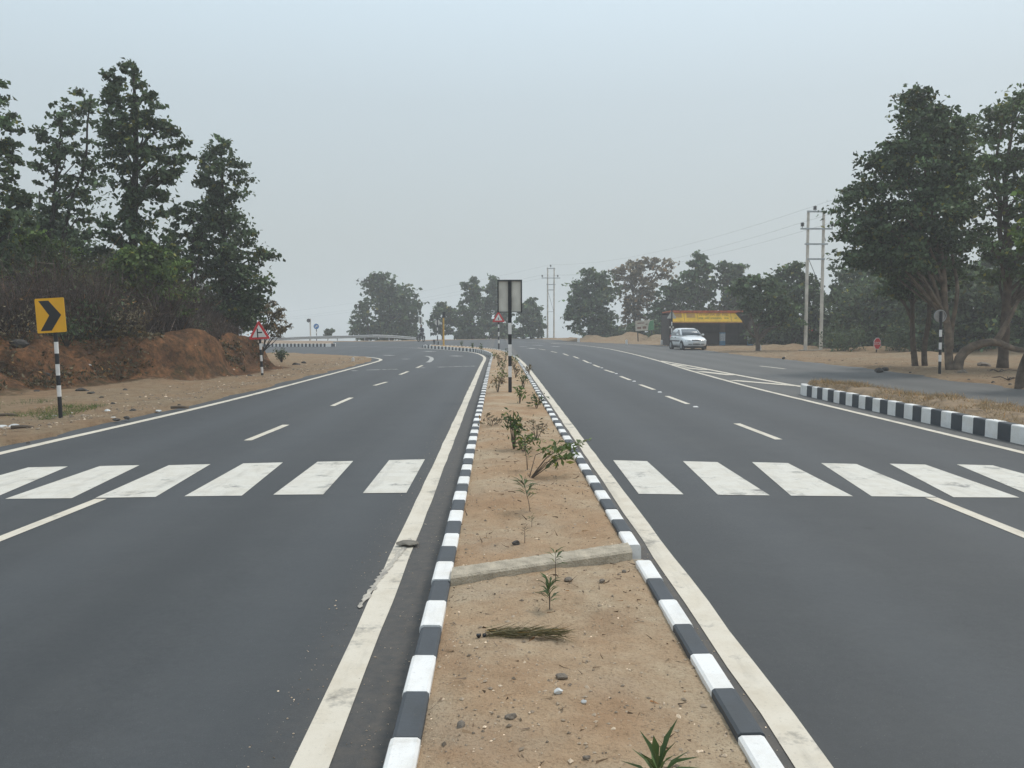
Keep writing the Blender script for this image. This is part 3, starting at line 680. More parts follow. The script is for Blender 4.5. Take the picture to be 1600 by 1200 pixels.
tree('broadleaf_tree', 'huge spreading tree with pale leaning trunk and low bent bough', RG, 31,
     [(136, 1412, 1434), (150, 1398, 1440), (172, 1392, 1478), (200, 1380, 1505), (235, 1350, 1522), (265, 1335, 1526), (300, 1312, 1526), (330, 1306, 1526), (352, 1304, 1520), (378, 1298, 1515), (402, 1305, 1500), (425, 1340, 1500)],
     [(1487, 584), (1486, 560), (1482, 520), (1479, 480), (1470, 420), (1456, 330), (1436, 200)], .155, 170, 125, .16, (M_BARKL, M_LEAF), seed=41, limbs=36, cl=.13, depth=.75,
     more=([[(1496, 586), (1500, 562), (1512, 546), (1534, 535), (1556, 534), (1570, 541), (1592, 547), (1620, 548)], .20], [[(1482, 500), (1455, 430), (1410, 370), (1350, 330)], .08], [[(1486, 545), (1492, 500), (1494, 420), (1480, 330)], .09], [[(1556, 534), (1575, 510), (1590, 470)], .12]))
tree('broadleaf_tree', 'tall many-stemmed tree cut off by the right frame edge', RG, 33,
     [(128, 1555, 1680), (150, 1525, 1690), (175, 1505, 1700), (205, 1494, 1700), (240, 1488, 1700), (270, 1485, 1700), (300, 1488, 1700), (330, 1490, 1700), (360, 1494, 1700), (400, 1495, 1700), (435, 1510, 1700)],
     [(1566, 566), (1568, 480), (1574, 400), (1572, 300), (1590, 170)], .2, 130, 120, .16, (M_BARK, M_LEAF), seed=42, limbs=30, cl=.12, tint=(1.1, 1.1, .95),
     more=([[(1572, 400), (1560, 340), (1558, 250), (1564, 180)], .1], [[(1574, 400), (1600, 330), (1625, 250)], .1]))
tree('broadleaf_tree', 'slender tree with two close bare trunks beside the round sign', RG, 34.5,
     [(345, 1395, 1470), (375, 1385, 1490), (410, 1375, 1500), (440, 1370, 1495), (465, 1385, 1480)], [(1431, 573), (1429, 520), (1426, 450), (1428, 370)], .13, 64, 85, .16, (M_BARK, M_LEAF), seed=43, limbs=14,
     more=([[(1445, 574), (1448, 520), (1452, 450), (1456, 380)], .12],))
tree('broadleaf_tree', 'leaning trunk with low leaves at the right frame edge', RG, 22.5,
     [(300, 1600, 1760), (360, 1590, 1780), (420, 1596, 1780), (470, 1610, 1780)], [(1592, 610), (1603, 575), (1612, 520), (1640, 420)], .13, 50, 85, .16, (M_BARK, M_LEAFG), seed=44)
for i, (px, Y, h, lb) in enumerate(((1330, 66, 15, 'dim far grove tree seen above the stop sign'), (1395, 64, 30, 'dim far grove tree left of the round sign back'), (1460, 66, 20, 'dim far grove tree behind the pale leaning trunk'), (1545, 62, 20, 'dim far grove tree above the bent bough'), (1625, 60, 30, 'dim far grove tree at the right frame edge'))):
    tree('broadleaf_tree', lb, RG, Y, [(425-h, px-25, px+25), (455, px-55, px+55), (500, px-60, px+60), (545, px-55, px+55)], [(px, 550), (px+2, 500), (px, 440)], .16, 58, 75, .3, seed=50+i)

# ------------------------------------------------------------------ undergrowth, shrubs and grasses
def ribbons(base, d, length, width, bend, q=rng, seg=3):
    n = len(base); d = unit(d); side = unit(np.cross(d, q.normal(size=(n, 3)))); bd = unit(np.cross(d, side))
    out = []; prev = base; pw = width
    for i in range(seg):
        t = (i+1)/seg; p = base+d*(length*t)[:, None]+bd*(bend*length*t*t)[:, None]; w_ = width*(1-t*.85)
        out.append(np.stack([prev-side*pw[:, None]/2, prev+side*pw[:, None]/2, p+side*w_[:, None]/2, p-side*w_[:, None]/2], 1)); prev, pw = p, w_
    return np.concatenate(out)
n = 15000; y = rng.uniform(17, 37, n); fx = np.interp(y, FOOT_Y, FOOT_X); st = np.interp(y, [19, 24, 26, 37], [2.6, 2.0, 1.0, 1.2])
x = fx-st*1.0-.3-rng.exponential(2.2, n); keep = x > -26; x, y = x[keep], y[keep]; n = len(x)
cl_ = np.clip(fbm(x, y, .45, 3, 8)*2.2+.7, .25, 1.3); z = height(x, y)
d = rng.normal(size=(n, 3))*.38; d[:, 2] = 1
ln = rng.uniform(.5, 1.9, n)*cl_
V = [ribbons(np.stack([x, y, z-.05], 1), d, ln, rng.uniform(.012, .026, n), rng.normal(0, .18, n))]
for _ in range(5):
    t = rng.uniform(.3, .95, n); p = np.stack([x, y, z], 1)+unit(d)*(ln*t)[:, None]; d2 = unit(d)+rng.normal(size=(n, 3))*.75
    V.append(ribbons(p, d2, ln*rng.uniform(.2, .5, n), np.full(n, .010), rng.normal(0, .2, n), seg=2))
o = stuff(link('dry_undergrowth', fast_mesh('dry_undergrowth', np.concatenate(V), 4, M_TWIG, tints(sum(len(v_) for v_ in V), .55))))
o['label'] = 'tangle of leafless brown brushwood along the top of the cut bank'

n = 44000; y = rng.uniform(16.5, 37, n); fx = np.interp(y, FOOT_Y, FOOT_X); x = fx-.1-rng.random(n)**1.2*np.interp(y, [16, 24, 26, 37], [9, 8, 2.5, 2.5]); mk = fbm(x, y, .7, 4, 21)+np.interp(y, [16, 24.5, 26, 37], [.04, .10, -.08, -.10])+rng.normal(0, .06, n)
k = mk > .05; x, y = x[k], y[k]; n = len(x); z = height(x, y)+rng.random(n)**2*.45*np.clip(fbm(x, y, 1.1, 2, 31)*2+.8, .15, 1.4)
o = stuff(link('weeds', fast_mesh('weeds', leaves(np.stack([x, y, z], 1), rng.uniform(.07, .15, n), None, 2.2, .6), 4, M_LEAFB, tints(n, .45, (.62, .62, .55), .12)))); o['label'] = 'dusty low weeds and dead leaves on the slope of the left bank'
def shrub(name, label, x, y, r, h, m, n=240, size=.10, cat='shrub', group=None, z=None, elong=2.2, up=.4):
    z = H(x, y) if z is None else z; root = empty(name, label, cat, (x, y, z), group=group); q = np.random.default_rng(int(abs(x*91+y*37)*10))
    b = MB(); tip = []
    for _ in range(9):
        a = q.uniform(0, 6.28); t = Vector((math.cos(a)*r*q.uniform(.3, .9), math.sin(a)*r*q.uniform(.3, .9), h*q.uniform(.6, 1)))
        b.tube([(0, 0, -.05), t*.5+Vector((0, 0, h*.1)), t], [.015, .01, .004], 5); tip.append(t)
    tip = np.array(tip); c = tip[q.integers(0, 9, n)]*q.uniform(.45, 1.08, n)[:, None]+q.normal(size=(n, 3))*r*.2; c[:, 2] = np.abs(c[:, 2])
    b.build('stem', M_BARKD, root); link('foliage', fast_mesh('foliage', leaves(c, np.full(n, size), None, elong, up, q=q), 4, m, tints(n, .3, q=q)), root); return root
BS = 'shrubs on the cut bank'
for px, py, dz, r, h, m, lb in ((262, 530, .9, .5, .7, M_LEAFG, 'grey-green shrub at the lip of the red cut'), (310, 585, 0, .5, .55, M_LEAF, 'dark shrub at the foot of the red cut'), (160, 598, 0, 1.0, 1.2, M_LEAF, 'wide dark shrub right of the chevron sign post'),
                                (200, 598, 0, .9, 1.0, M_LEAFB, 'green shrub in the hollow where sand meets the bank'), (28, 606, 0, 1.1, .8, M_LEAFB, 'brownish shrub low at the left frame edge'), (365, 500, 1.2, .45, .6, M_LEAFG, 'bright shrub on the bank above the warning triangle'),
                                (440, 568, 0, .35, .55, M_LEAF, 'dark upright shrub at the road end of the bank'), (110, 548, .8, .6, .6, M_LEAFG, 'green shrub on the ledge behind the chevron sign'), (330, 545, .7, .3, .4, M_LEAF, 'small dark shrub clinging to the red cut'), (228, 585, .1, .7, 1.3, M_LEAFB, 'tall dry brown shrub left of the red cut'), (70, 575, .4, .9, .9, M_LEAFB, 'dry brown shrub behind the foot of the chevron post'), (120, 575, .5, .7, .8, M_LEAF, 'dark green shrub on the slope right of the chevron post')):
    g = G(px, py, dz); shrub('shrub', lb, g.x-(.5 if dz else 0), g.y+(.5 if dz else 0), r, h, m, 300, .10, group=BS)
for px, lb in ((1320, 'weedy dark shrub left of the stop sign'), (1400, 'weedy dark shrub between stop sign and paired trunks'), (1530, 'weedy dark shrub under the bent bough'), (1590, 'weedy dark shrub at the right frame edge'), (1462, 'weedy dark shrub behind the round sign back')):
    x_ = X(px, 54); shrub('shrub', lb, x_, 54, 1.6, 1.3, M_LEAF, 900, .2, group='weedy shrubs under the grove')

def grass_patch(name, label, x, y, z, hgt, m, n_bl=5, lean=.5, width=.008):
    n = len(x); B = np.repeat(np.stack([x, y, z], 1), n_bl, 0)+rng.normal(size=(n*n_bl, 3))*[.03, .03, 0]
    d = rng.normal(size=(len(B), 3))*lean; d[:, 2] = 1
    V = ribbons(B, d, rng.uniform(.5, 1.2, len(B))*hgt, np.full(len(B), width), rng.normal(0, .3, len(B)), seg=2)
    o = stuff(link(name, fast_mesh(name, V, 4, m, np.tile(tints(len(B), .3), (2, 1))))); o['label'] = label
n = 2600; y = rng.uniform(6, 20.5, n); xa, xb = np.interp(y, yi, LI[:, 0]), np.interp(y, yi, RI[:, 0]); u = rng.random(n); x = xa+(xb-xa)*u
k = (fbm(x, y, 1.4, 3, 6) > -.12); grass_patch('dry_grass', 'dry straw-coloured grass on the raised side island', x[k], y[k], isl_z(x[k], y[k], u[k]), .11, M_DRY, 5, .9, .007)
n = 1500; y = rng.uniform(13.5, 19, n); x = -7.6-rng.exponential(1.1, n); k = fbm(x, y, .8, 3, 3) > .05
grass_patch('short_grass', 'short green grass on the sandy verge by the chevron sign', x[k], y[k], height(x[k], y[k]), .10, M_LEAFG, 4, .8, .008)

# ------------------------------------------------------------------ median saplings
def lance(C, d, L, wd, q, droop=.5):        # long narrow leaves, a folded strip of two quads each
    n = len(C); d = unit(d); side = unit(np.cross(d, np.array([0, 0, 1.0])+q.normal(size=(n, 3))*.2)); up = np.cross(side, d)
    a = C; m = C+d*(L*.5)[:, None]+up*(L*.03)[:, None]; t = C+d*L[:, None]-np.array([0, 0, 1])*(L*droop*.25)[:, None]; w_ = (wd/2)[:, None]*side; up = up*(wd*.25)[:, None]
    s1 = np.stack([a, m+w_+up, t, m], 1); s2 = np.stack([a, m, t, m-w_+up], 1); return np.concatenate([s1, s2])
def sapling(label, px, py, top, L, n_l, lean=(0, 0), spread=1.0, m=None, wd=.16, stems=1, lowest=.35, name='oleander_sapling'):
    g = G(px, py, .185); z = SZ(g.x, g.y); hgt = (py-top)*mpp(g.y); q = np.random.default_rng(px*13+py)
    root = empty(name, label, 'sapling', (g.x, g.y, z), group='saplings planted along the median'); b = MB(); C = []; D = []
    for s in range(stems):
        ln = (lean[0]+(q.normal()*.25 if s else 0), lean[1]+(q.normal()*.25 if s else 0)); h = hgt*(1 if s == 0 else q.uniform(.5, .9))
        pt = lambda t: Vector((ln[0]*h*t**1.2, ln[1]*h*t**1.2, h*t)); ra = max(.0028, .009*h**.7)
        b.tube([pt(t)+Vector((0, 0, -.03 if t == 0 else 0)) for t in (0, .3, .65, 1)], [ra, ra*.8, ra*.6, ra*.35], 6)
        k = n_l//stems
        for i in range(k):
            t = min(1, lowest+(1-lowest)*(i/k)**.8*q.uniform(.8, 1.1)); a = i*2.4+q.normal()*.6; el = (.05+.8*t)*q.uniform(.3, 1.4)/spread
            C.append(pt(t)); D.append((math.cos(a), math.sin(a), el))
    b.build('stem', M_BARK, root); C = np.array(C); n = len(C); V = lance(C, np.array(D), L*q.uniform(.7, 1.15, n), L*wd*q.uniform(.8, 1.2, n), q)
    link('foliage', fast_mesh('foliage', V, 4, m or M_OLEA, np.tile(tints(n, .22, q=q, warm=.04), (2, 1))), root); return root
sapling('large dark rosette of narrow leaves at the bottom edge of the photo', 1028, 1236, 1196, .155, 17, wd=.125, spread=.42, lowest=.2)
sapling('bushy little sapling just in front of the concrete cross beam', 859, 955, 905, .085, 30, wd=.15, stems=2, spread=.7, lowest=.3)
sapling('single thin-stemmed sapling standing before the cross beam', 868, 908, 858, .085, 9, wd=.15, lowest=.55)
sapling('withered small sapling in the rubbly soil beyond the beam', 820, 850, 822, .05, 9, m=M_LEAFB)
sapling('tiny upright sapling behind the withered one', 831, 816, 798, .05, 12)
sapling('spiky star-shaped sapling on a slanted thin stem', 829, 800, 750, .14, 26, lean=(-.25, 0), wd=.12, lowest=.4)
def med_shrub(label, px, py, top, wpx, n, size, m, lean=0, dens=1.0):      # leafy median shrubs, branch by branch
    g = G(px, py, .185); z = SZ(g.x, g.y); m_ = mpp(g.y); h = (py-top)*m_; w_ = wpx*m_/2; q = np.random.default_rng(px*7+py*3)
    root = empty('median_shrub', label, 'shrub', (g.x, g.y, z), group='shrubs planted along the median'); b = MB(); C = []
    nb = max(4, int(7*dens))
    for k in range(nb):
        a = k*2.4+q.normal()*.4; rr_ = q.uniform(.25, 1)*w_; tip = np.array([math.cos(a)*rr_+lean*h*q.uniform(.6, 1.2), math.sin(a)*rr_, h*q.uniform(.6, 1.02)*(1-.3*rr_/max(w_, .01)*(lean == 0))])
        mid = tip*[.45, .45, .6]+q.normal(size=3)*.02; b.tube([(0, 0, -.03), tuple(mid), tuple(tip)], [max(.004, h*.016), max(.003, h*.01), .002], 5)
        j = n//nb; t = q.uniform(.45, 1.05, j)[:, None]; C.append(mid+(tip-mid)*((t-.3)/.7)+q.normal(size=(j, 3))*size*.55)
    C = np.concatenate(C); C[:, 2] = np.maximum(C[:, 2], .02); b.build('stem', M_BARK, root)
    link('foliage', fast_mesh('foliage', leaves(C, np.full(len(C), size), unit(C*[1, 1, .3]), 2.8, .5, .15, q), 4, m, tints(len(C), .3, q=q, warm=.1)), root)
med_shrub('dark shrub bending over the right kerb toward the road', 826, 742, 686, 46, 90, .085, M_LEAFG, 1.15)
sapling('long low shoot reaching out over the right edge line', 846, 712, 688, .08, 26, lean=(3.3, 0), wd=.3, lowest=.4, m=M_LEAFG)
sapling('thin green sapling behind the bending shrub', 824, 734, 682, .10, 22, lean=(-.1, 0), wd=.2, lowest=.55, stems=2)
med_shrub('tall olive bushy shrub in mid median', 803, 702, 634, 36, 150, .07, M_OLEA)
med_shrub('green spreading shrub at the foot of the tall olive one', 818, 706, 672, 48, 80, .07, M_LEAFG)
med_shrub('reddish drying shrub beside the tall olive one', 838, 690, 648, 36, 90, .05, M_LEAFB)
med_shrub('wilted dark shrub near the left kerb', 768, 664, 648, 44, 46, .075, M_LEAFB)
for i, (px, py, top, wd_, lb) in enumerate(((838, 638, 612, 22, 'small green shrub right of the sign pole base'), (812, 630, 602, 18, 'narrow shrub just before the sign pole base'), (778, 612, 584, 30, 'low shrub left of the sign pole near the left kerb'), (818, 606, 580, 24, 'leafy shrub right behind the sign pole'), (784, 600, 574, 30, 'leafy shrub left behind the sign pole'),
                                       (806, 590, 564, 20, 'shrub hidden partly by the sign pole'), (786, 584, 560, 22, 'far shrub halfway to the warning triangle'), (803, 577, 553, 18, 'far slim shrub right of the pole'), (779, 571, 552, 16, 'far shrub close to the bend of the left kerb'), (790, 564, 545, 14, 'last tall shrub before the warning triangle'), (772, 561, 549, 18, 'dark shrub leaning over the kerb bend'), (826, 586, 568, 20, 'low shrub by the right kerb beyond the pole'))):
    med_shrub(lb, px, py, top, wd_*.9, 62, .085, [M_OLEA, M_LEAFG, M_LEAFB][i % 3])
for i, (px, py, top, lb) in enumerate(((752, 549, 538, 'small sapling on the curved end of the median, nearest the bend'), (738, 546, 537, 'small sapling mid way on the curved median end'), (722, 543, 534, 'small sapling near the tip of the curved median end'))):
    sapling(lb, px, py, top, .22, 26, wd=.3, stems=3, spread=.6)
# ------------------------------------------------------------------ signs and posts
def pole(root, r, bands, name='pole', rect=None):
    b = MB(); n = 12
    for z0, z1, k in bands:
        if rect: b.box((0, 0, (z0+z1)/2), (rect[0], rect[1], z1-z0), mi=k)
        else: b.tube([(0, 0, z0), (0, 0, z1)], r, n, k)
    return b.build(name, [M_BLACK, M_WHITE], root, smooth=False)
def bands_px(base, lst, Y):
    m_ = mpp(Y); ys = lst; out = []
    for (y0, y1, k) in ys: out.append(((base-y1)*m_, (base-y0)*m_, k))
    out[-1] = (-.25, out[-1][1], out[-1][2]); return out
FACE = Matrix.Rotation(math.pi/2, 4, 'X')                 # XY outline -> upright, facing -Y (towards the camera)
def plate(name, poly, yoff, th, m, parent, z=0, rz=0, ry=0):
    b = MB(); M_ = Matrix.Rotation(rz, 4, 'Z') @ Matrix.Rotation(ry, 4, 'Y') @ FACE
    b.prism(poly, Matrix.Translation((0, 0, z)) @ M_ @ Matrix.Translation((0, 0, yoff)), th); return b.build(name, m, parent)
def rect(w_, h_, cx=0, cy=0, r=0):
    if not r: return [(cx-w_/2, cy-h_/2), (cx+w_/2, cy-h_/2), (cx+w_/2, cy+h_/2), (cx-w_/2, cy+h_/2)]
    p = []
    for sx_, sy_, a0 in ((1, -1, -90), (1, 1, 0), (-1, 1, 90), (-1, -1, 180)):
        for k in range(5):
            a = R(a0+k*22.5); p.append((cx+sx_*(w_/2-r)+r*math.cos(a), cy+sy_*(h_/2-r)+r*math.sin(a)))
    return p
def circ(r, n=28, cx=0, cy=0): return [(cx+r*math.cos(2*math.pi*k/n), cy+r*math.sin(2*math.pi*k/n)) for k in range(n)]

# chevron sign
Y = G(95, 656).y; gx_ = G(95, 656).x; m_ = mpp(Y)
t = empty('chevron_sign', 'yellow board with black arrow chevron on a leaning striped post', 'road sign', (gx_, Y, H(gx_, Y)), (0, -.028, 0))
pole(t, .034, bands_px(656, [(472, 537, 0), (537, 555, 1), (555, 571.5, 0), (571.5, 589, 1), (589, 604.5, 0), (604.5, 622, 1), (622, 656, 0)], Y))
cz = (656-496)*m_; W_, H_ = .49, .585; RY = -.03; cx = -.035
plate('board', rect(W_, H_, cx, 0, .02), .052, .012, M_YEL, t, cz, ry=RY)
uv = lambda u, v: (cx-W_/2+u*W_, H_/2-v*H_)
plate('chevron', [uv(.13, .07), uv(.47, .07), uv(.87, .5), uv(.5, .94), uv(.12, .94), uv(.46, .5)][::-1], .0655, .003, M_BLACK, t, cz, ry=RY)
for dz_ in (.15, -.15): b = MB(); b.box((0, -.043, cz+dz_), (.3, .016, .03)); b.build('bracket', M_DGREY, t)

def tri(s, cy=0): hh = s*math.sqrt(3)/2; return [(-s/2, cy-hh/3), (s/2, cy-hh/3), (0, cy+2*hh/3)]
def tri_r(s, r, cy=0):
    p = []; base = tri(s-2*r*math.sqrt(3), cy)
    for (x_, y_), a0 in zip(base, (150, 270, 30)):
        for k in range(5): a = R(a0+k*30); p.append((x_+r*math.cos(a), y_+r*math.sin(a)))
    return p
Y = G(410, 588).y; gx_ = G(410, 588).x; m_ = mpp(Y)
t = empty('warning_sign', 'red bordered triangle with side road symbol below the bank trees', 'road sign', (gx_, Y, H(gx_, Y)-.02), (0, -.045, 0))
pole(t, .04, bands_px(588, [(512, 537, 0), (537, 546.5, 1), (546.5, 555, 0), (555, 564.5, 1), (564.5, 573.5, 0), (573.5, 583, 1), (583, 588, 0)], Y))
cz = (588-520.5)*m_
plate('board', tri_r(.70, .035), .05, .012, M_RED, t, cz); plate('face', tri(.46, -.005), .0635, .004, M_WHITE, t, cz)
b = MB(); MM = Matrix.Translation((0, 0, cz)) @ FACE
b.prism(rect(.038, .30, -.05, -.01), MM @ Matrix.Translation((0, 0, .069)), .003); b.prism(rect(.13, .04, .034, .01), MM @ Matrix.Translation((0, 0, .0695)), .003)
b.build('symbol', M_BLACK, t)

# sign seen from behind on the median
def med_base(px, py): g = G(px, py, .185); return g.x, g.y, SZ(g.x, g.y)
bx, by, bz = med_base(797, 612); m_ = mpp(by)
t = empty('back_of_sign', 'grey back of a rectangular sign on a striped square post in the median', 'road sign', (bx, by, bz), (0, -.003, 0))
pole(t, .03, bands_px(612, [(437, 503.5, 0), (503.5, 521, 1), (521, 537, 0), (537, 555, 1), (555, 571, 0), (571, 588, 1), (588, 612, 0)], by), rect=(.075, .05))
zt, zb = (612-437)*m_, (612-487)*m_; W_ = .53
plate('board', rect(W_, zt-zb), -.045, .012, M_GREYB, t, (zt+zb)/2)
b = MB(); yy_ = -.012
for sx_ in (-1, 1): b.box((sx_*(W_/2-.012), yy_+.03, (zt+zb)/2), (.026, .04, zt-zb+.01))
b.box((0, yy_+.029, zt-.008), (W_-.05, .038, .03)); b.box((0, yy_+.029, zb+.008), (W_-.05, .03, .014))
b.build('frame', M_DGREY, t)
# warning triangle further along the median
bx, by, bz = med_base(779.5, 546); m_ = mpp(by)
t = empty('warning_sign', 'small red bordered warning triangle far along the median', 'road sign', (bx, by, bz), (0, -.012, 0))
pole(t, .045, bands_px(546, [(497, 507.5, 0), (507.5, 513, 1), (513, 519, 0), (519, 526, 1), (526, 531.5, 0), (531.5, 537, 1), (537, 546, 0)], by))
cz = (546-498)*m_; plate('board', tri_r(.80, .04), .055, .012, M_RED, t, cz); plate('face', tri(.47), .0685, .004, M_WHITE, t, cz)
plate('symbol', rect(.05, .15, 0, -.03), .074, .003, M_BLACK, t, cz)
# round sign back on the right verge
def post_at(px, py): g = G(px, py, .03); return g.x, g.y, H(g.x, g.y)
bx, by, bz = post_at(1468, 585); m_ = mpp(by)
t = empty('back_of_sign', 'grey back of a round sign on a striped post before the grove', 'road sign', (bx, by, bz), (0, -.005, 0))
pole(t, .045, bands_px(585, [(486, 515, 0), (515, 526, 1), (526, 535, 0), (535, 546, 1), (546, 554.5, 0), (554.5, 565, 1), (565, 585, 0)], by))
plate('board', circ(9.5*m_), -.07, .015, mat('sign_back_dull', (.34, .32, .30), .6, amt=.2), t, (585-493.5)*m_, rz=.25)
b = MB(); b.tube([(9.5*m_*math.cos(a), .062, (585-493.5)*m_+9.5*m_*math.sin(a)) for a in [k*2*math.pi/32 for k in range(33)]], .012, 6); b.build('rim', M_STEEL, t)
# octagonal stop sign
def text_mesh(name, s, size, M_, th, m, parent, align='CENTER'):
    c = bpy.data.curves.new(name, 'FONT'); c.body = s; c.size = size; c.align_x = align; c.align_y = 'CENTER'; c.extrude = th
    o = bpy.data.objects.new(name, c); COL.objects.link(o); dg = bpy.context.evaluated_depsgraph_get()
    me = bpy.data.meshes.new_from_object(o.evaluated_get(dg)); bpy.data.objects.remove(o); me.transform(M_); me.materials.clear(); me.materials.append(m)
    return link(name, me, parent)
by = 52.0; bx = X(1370, by); bz = H(bx, by); m_ = mpp(by)
t = empty('stop_sign', 'red octagonal sign reading STOP low beside the grove', 'road sign', (bx, by, bz))
zc = Z(537, by)-bz; rr_ = .37
octo = lambda r: [(r*math.cos(R(22.5+45*k)), r*math.sin(R(22.5+45*k))) for k in range(8)]
RZ = R(32); pole(t, .035, [(-.2, zc+.2, 0)])
plate('board', octo(rr_), .045, .012, M_WHITE, t, zc, rz=RZ); plate('face', octo(rr_*.9), .0585, .003, M_RED, t, zc, rz=RZ)
text_mesh('lettering', 'STOP', .25, Matrix.Translation((0, 0, zc)) @ Matrix.Rotation(RZ, 4, 'Z') @ FACE @ Matrix.Translation((0, 0, .066)), .002, M_WHITE, t)
# triangle back beside the stall
by = 66.0; bx = X(1049.5, by); bz = H(bx, by); m_ = mpp(by); gy = 510+1.55/m_
t = empty('back_of_sign', 'pale back of a triangular sign on a striped post behind the car', 'road sign', (bx, by, bz))
pole(t, .045, bands_px(gy, [(483, 502.5, 0), (502.5, 508.5, 1), (508.5, 512.5, 0), (512.5, 519.5, 1), (519.5, 526, 0), (526, 533, 1), (533, gy, 0)], by))
plate('board', tri_r(.72, .03), -.07, .014, mat('pale_back', (.55, .53, .48), .6, amt=.15), t, (gy-493)*m_)
plate('supplementary_plate', rect(.34, .14), -.066, .012, M_GREYB, t, (gy-511)*m_)
# signs on the far side of the bend
def far_pole(name, label, px, py, Y, cat='road sign'):
    bx = X(px, Y); bz = H(bx, Y); return empty(name, label, cat, (bx, Y, bz)), mpp(Y), bz
t, m_, bz = far_pole('back_of_sign', 'narrow rectangular sign back on a striped post behind the motorcycle', 657, 530, 100)
gy = 510+(1.6-bz)/m_
pole(t, .06, bands_px(gy, [(495, 506.5, 0), (506.5, 511, 1), (511, 513.5, 0), (513.5, 517.5, 1), (517.5, 522, 0), (522, gy, 0)], 100), rect=(.09, .07))
plate('board', rect(6.0*m_, 9.3*m_), -.07, .015, mat('pale_panel', (.62, .60, .54), .6, amt=.15), t, (gy-500.3)*m_)
t, m_, bz = far_pole('back_of_sign', 'round sign back on a striped post left of the yellow beacon', 683.5, 530, 99); gy = 510+(1.6-bz)/m_
pole(t, .06, bands_px(gy, [(497, 511.5, 0), (511.5, 516.5, 1), (516.5, 520, 0), (520, 524.5, 1), (524.5, gy, 0)], 99))
plate('board', circ(4.4*m_), -.08, .015, M_GREYB, t, (gy-504)*m_)
t, m_, bz = far_pole('blue_sign', 'round blue sign with white arrow behind the guard rail', 494.5, 530, 104); gy = 510+(1.6-bz)/m_
pole(t, .05, bands_px(gy, [(508, 518, 0), (518, 521, 1), (521, 524, 0), (524, 527, 1), (527, gy, 0)], 104))
plate('board', circ(4.2*m_), .06, .015, M_BLUE, t, (gy-510)*m_)
c_, s_ = math.cos(R(50)), math.sin(R(50)); ar = [(-.04, -.20), (.04, -.20), (.04, .04), (.12, .04), (0, .21), (-.12, .04), (-.04, .04)]
plate('arrow', [(x_*c_-y_*s_*-1, -x_*s_+y_*c_) if False else (x_*c_+y_*s_, -x_*s_+y_*c_) for x_, y_ in ar], .078, .004, M_WHITE, t, (gy-510)*m_)
t, m_, bz = far_pole('beacon_post', 'thin pale post with a dark blinker lamp behind the guard rail', 485, 530, 103, 'beacon'); gy = 510+(1.6-bz)/m_
b = MB(); b.tube([(0, 0, -.3), (0, 0, (gy-498)*m_)], .075, 10); b.build('pole', M_POLEC, t)
b = MB(); b.tube([(-.14, -.14, (gy-501)*m_), (-.14, .10, (gy-501)*m_)], .2, 14); b.tube([(-.14, -.26, (gy-501)*m_), (-.14, -.14, (gy-501)*m_)], [.22, .2], 14); b.box((-.03, 0, (gy-501)*m_), (.14, .08, .06)); b.build('lamp_housing', M_DGREY, t)
g = G(693.2, 540, .2)
t = empty('beacon_post', 'yellow post with a black signal head on the curved median end', 'beacon', (g.x, g.y, .17)); m_ = mpp(g.y)
b = MB(); b.tube([(0, 0, -.1), (0, 0, (540-495.5)*m_)], .062, 12); b.tube([(0, 0, 0), (0, 0, .04)], .16, 12); b.build('pole', M_YPOLE, t)
b = MB(); b.box((.03, -.02, (540-491.5)*m_), (.22, .2, .42)); b.tube([(.03, -.12, (540-491)*m_), (.03, -.22, (540-490.7)*m_)], [.09, .1], 12, cap=False); b.build('signal_head', M_BLACK, t, bevel=.02)
for px, py, tp, lb in ((678.5, 538.5, 530.5, 'short dark post with a knob top on the median end'), (684.8, 538.5, 533.5, 'shorter plain dark post on the median end')):
    g = G(px, py, .18); m_ = mpp(g.y); b = MB(); b.tube([(0, 0, -.05), (0, 0, (py-tp)*m_)], .05, 10)
    if tp < 532: b.tube([(0, 0, (py-tp)*m_-.16), (0, 0, (py-tp)*m_-.08), (0, 0, (py-tp)*m_)], [.07, .1, .06], 10)
    tag(b.build('marker_post', M_DGREY, loc=(g.x, g.y, .17)), lb, 'post')

# white guard stones along the verges
def guard_stone(px, py, hpx, label, z=0.04, w_=.2):
    g = G(px, py, z); m_ = mpp(g.y); h_ = hpx*m_; b = MB()
    b.box((0, 0, h_*.36-.05), (w_, w_*.8, h_*.72+.1), mi=0, taper=.92)
    n = 8; prof = [(w_*.46*math.cos(math.pi*k/n), h_*.72-.001+h_*.28*math.sin(math.pi*k/n)) for k in range(n+1)]
    b.prism(prof, Matrix.Translation((0, w_*.36, 0)) @ FACE, w_*.72)
    tag(b.build('guard_stone', M_WHITE, loc=(g.x, g.y, H(g.x, g.y)-.01), bevel=.01), label, 'marker stone', 'white guard stones')
guard_stone(551.5, 564, 7, 'small white guard stone on the sandy corner tip at left', w_=.13)
guard_stone(904, 530, 6, 'white guard stone at the foot of the dense round tree', .3, .25)
guard_stone(979, 531, 7, 'white guard stone between the sand heaps left of the billboard', .4, .2)
guard_stone(1034.5, 539, 8, 'white guard stone just left of the parked car', .03, .26)
guard_stone(1187, 547.5, 9.5, 'white guard stone by the forked tree in front of the stall', .03, .2)

# road studs between the lane dashes
sb = MB(); sb.box((0, 0, .009), (.10, .09, .018), taper=.6); st0 = None
for px, py in ((1087, 636), (1031, 613), (991, 596), (963, 584), (940.6, 575), (923, 567.6)):
    g = G(px, py)
    if st0 is None:
        st0 = sb.build('road_stud', M_WHITE, loc=(g.x, g.y, .001)); tag(st0, 'small white road stud between two lane dashes', 'road stud', 'road studs between the lane dashes')
    else:
        o = st0.copy(); COL.objects.link(o); o.location = (g.x, g.y, .001)

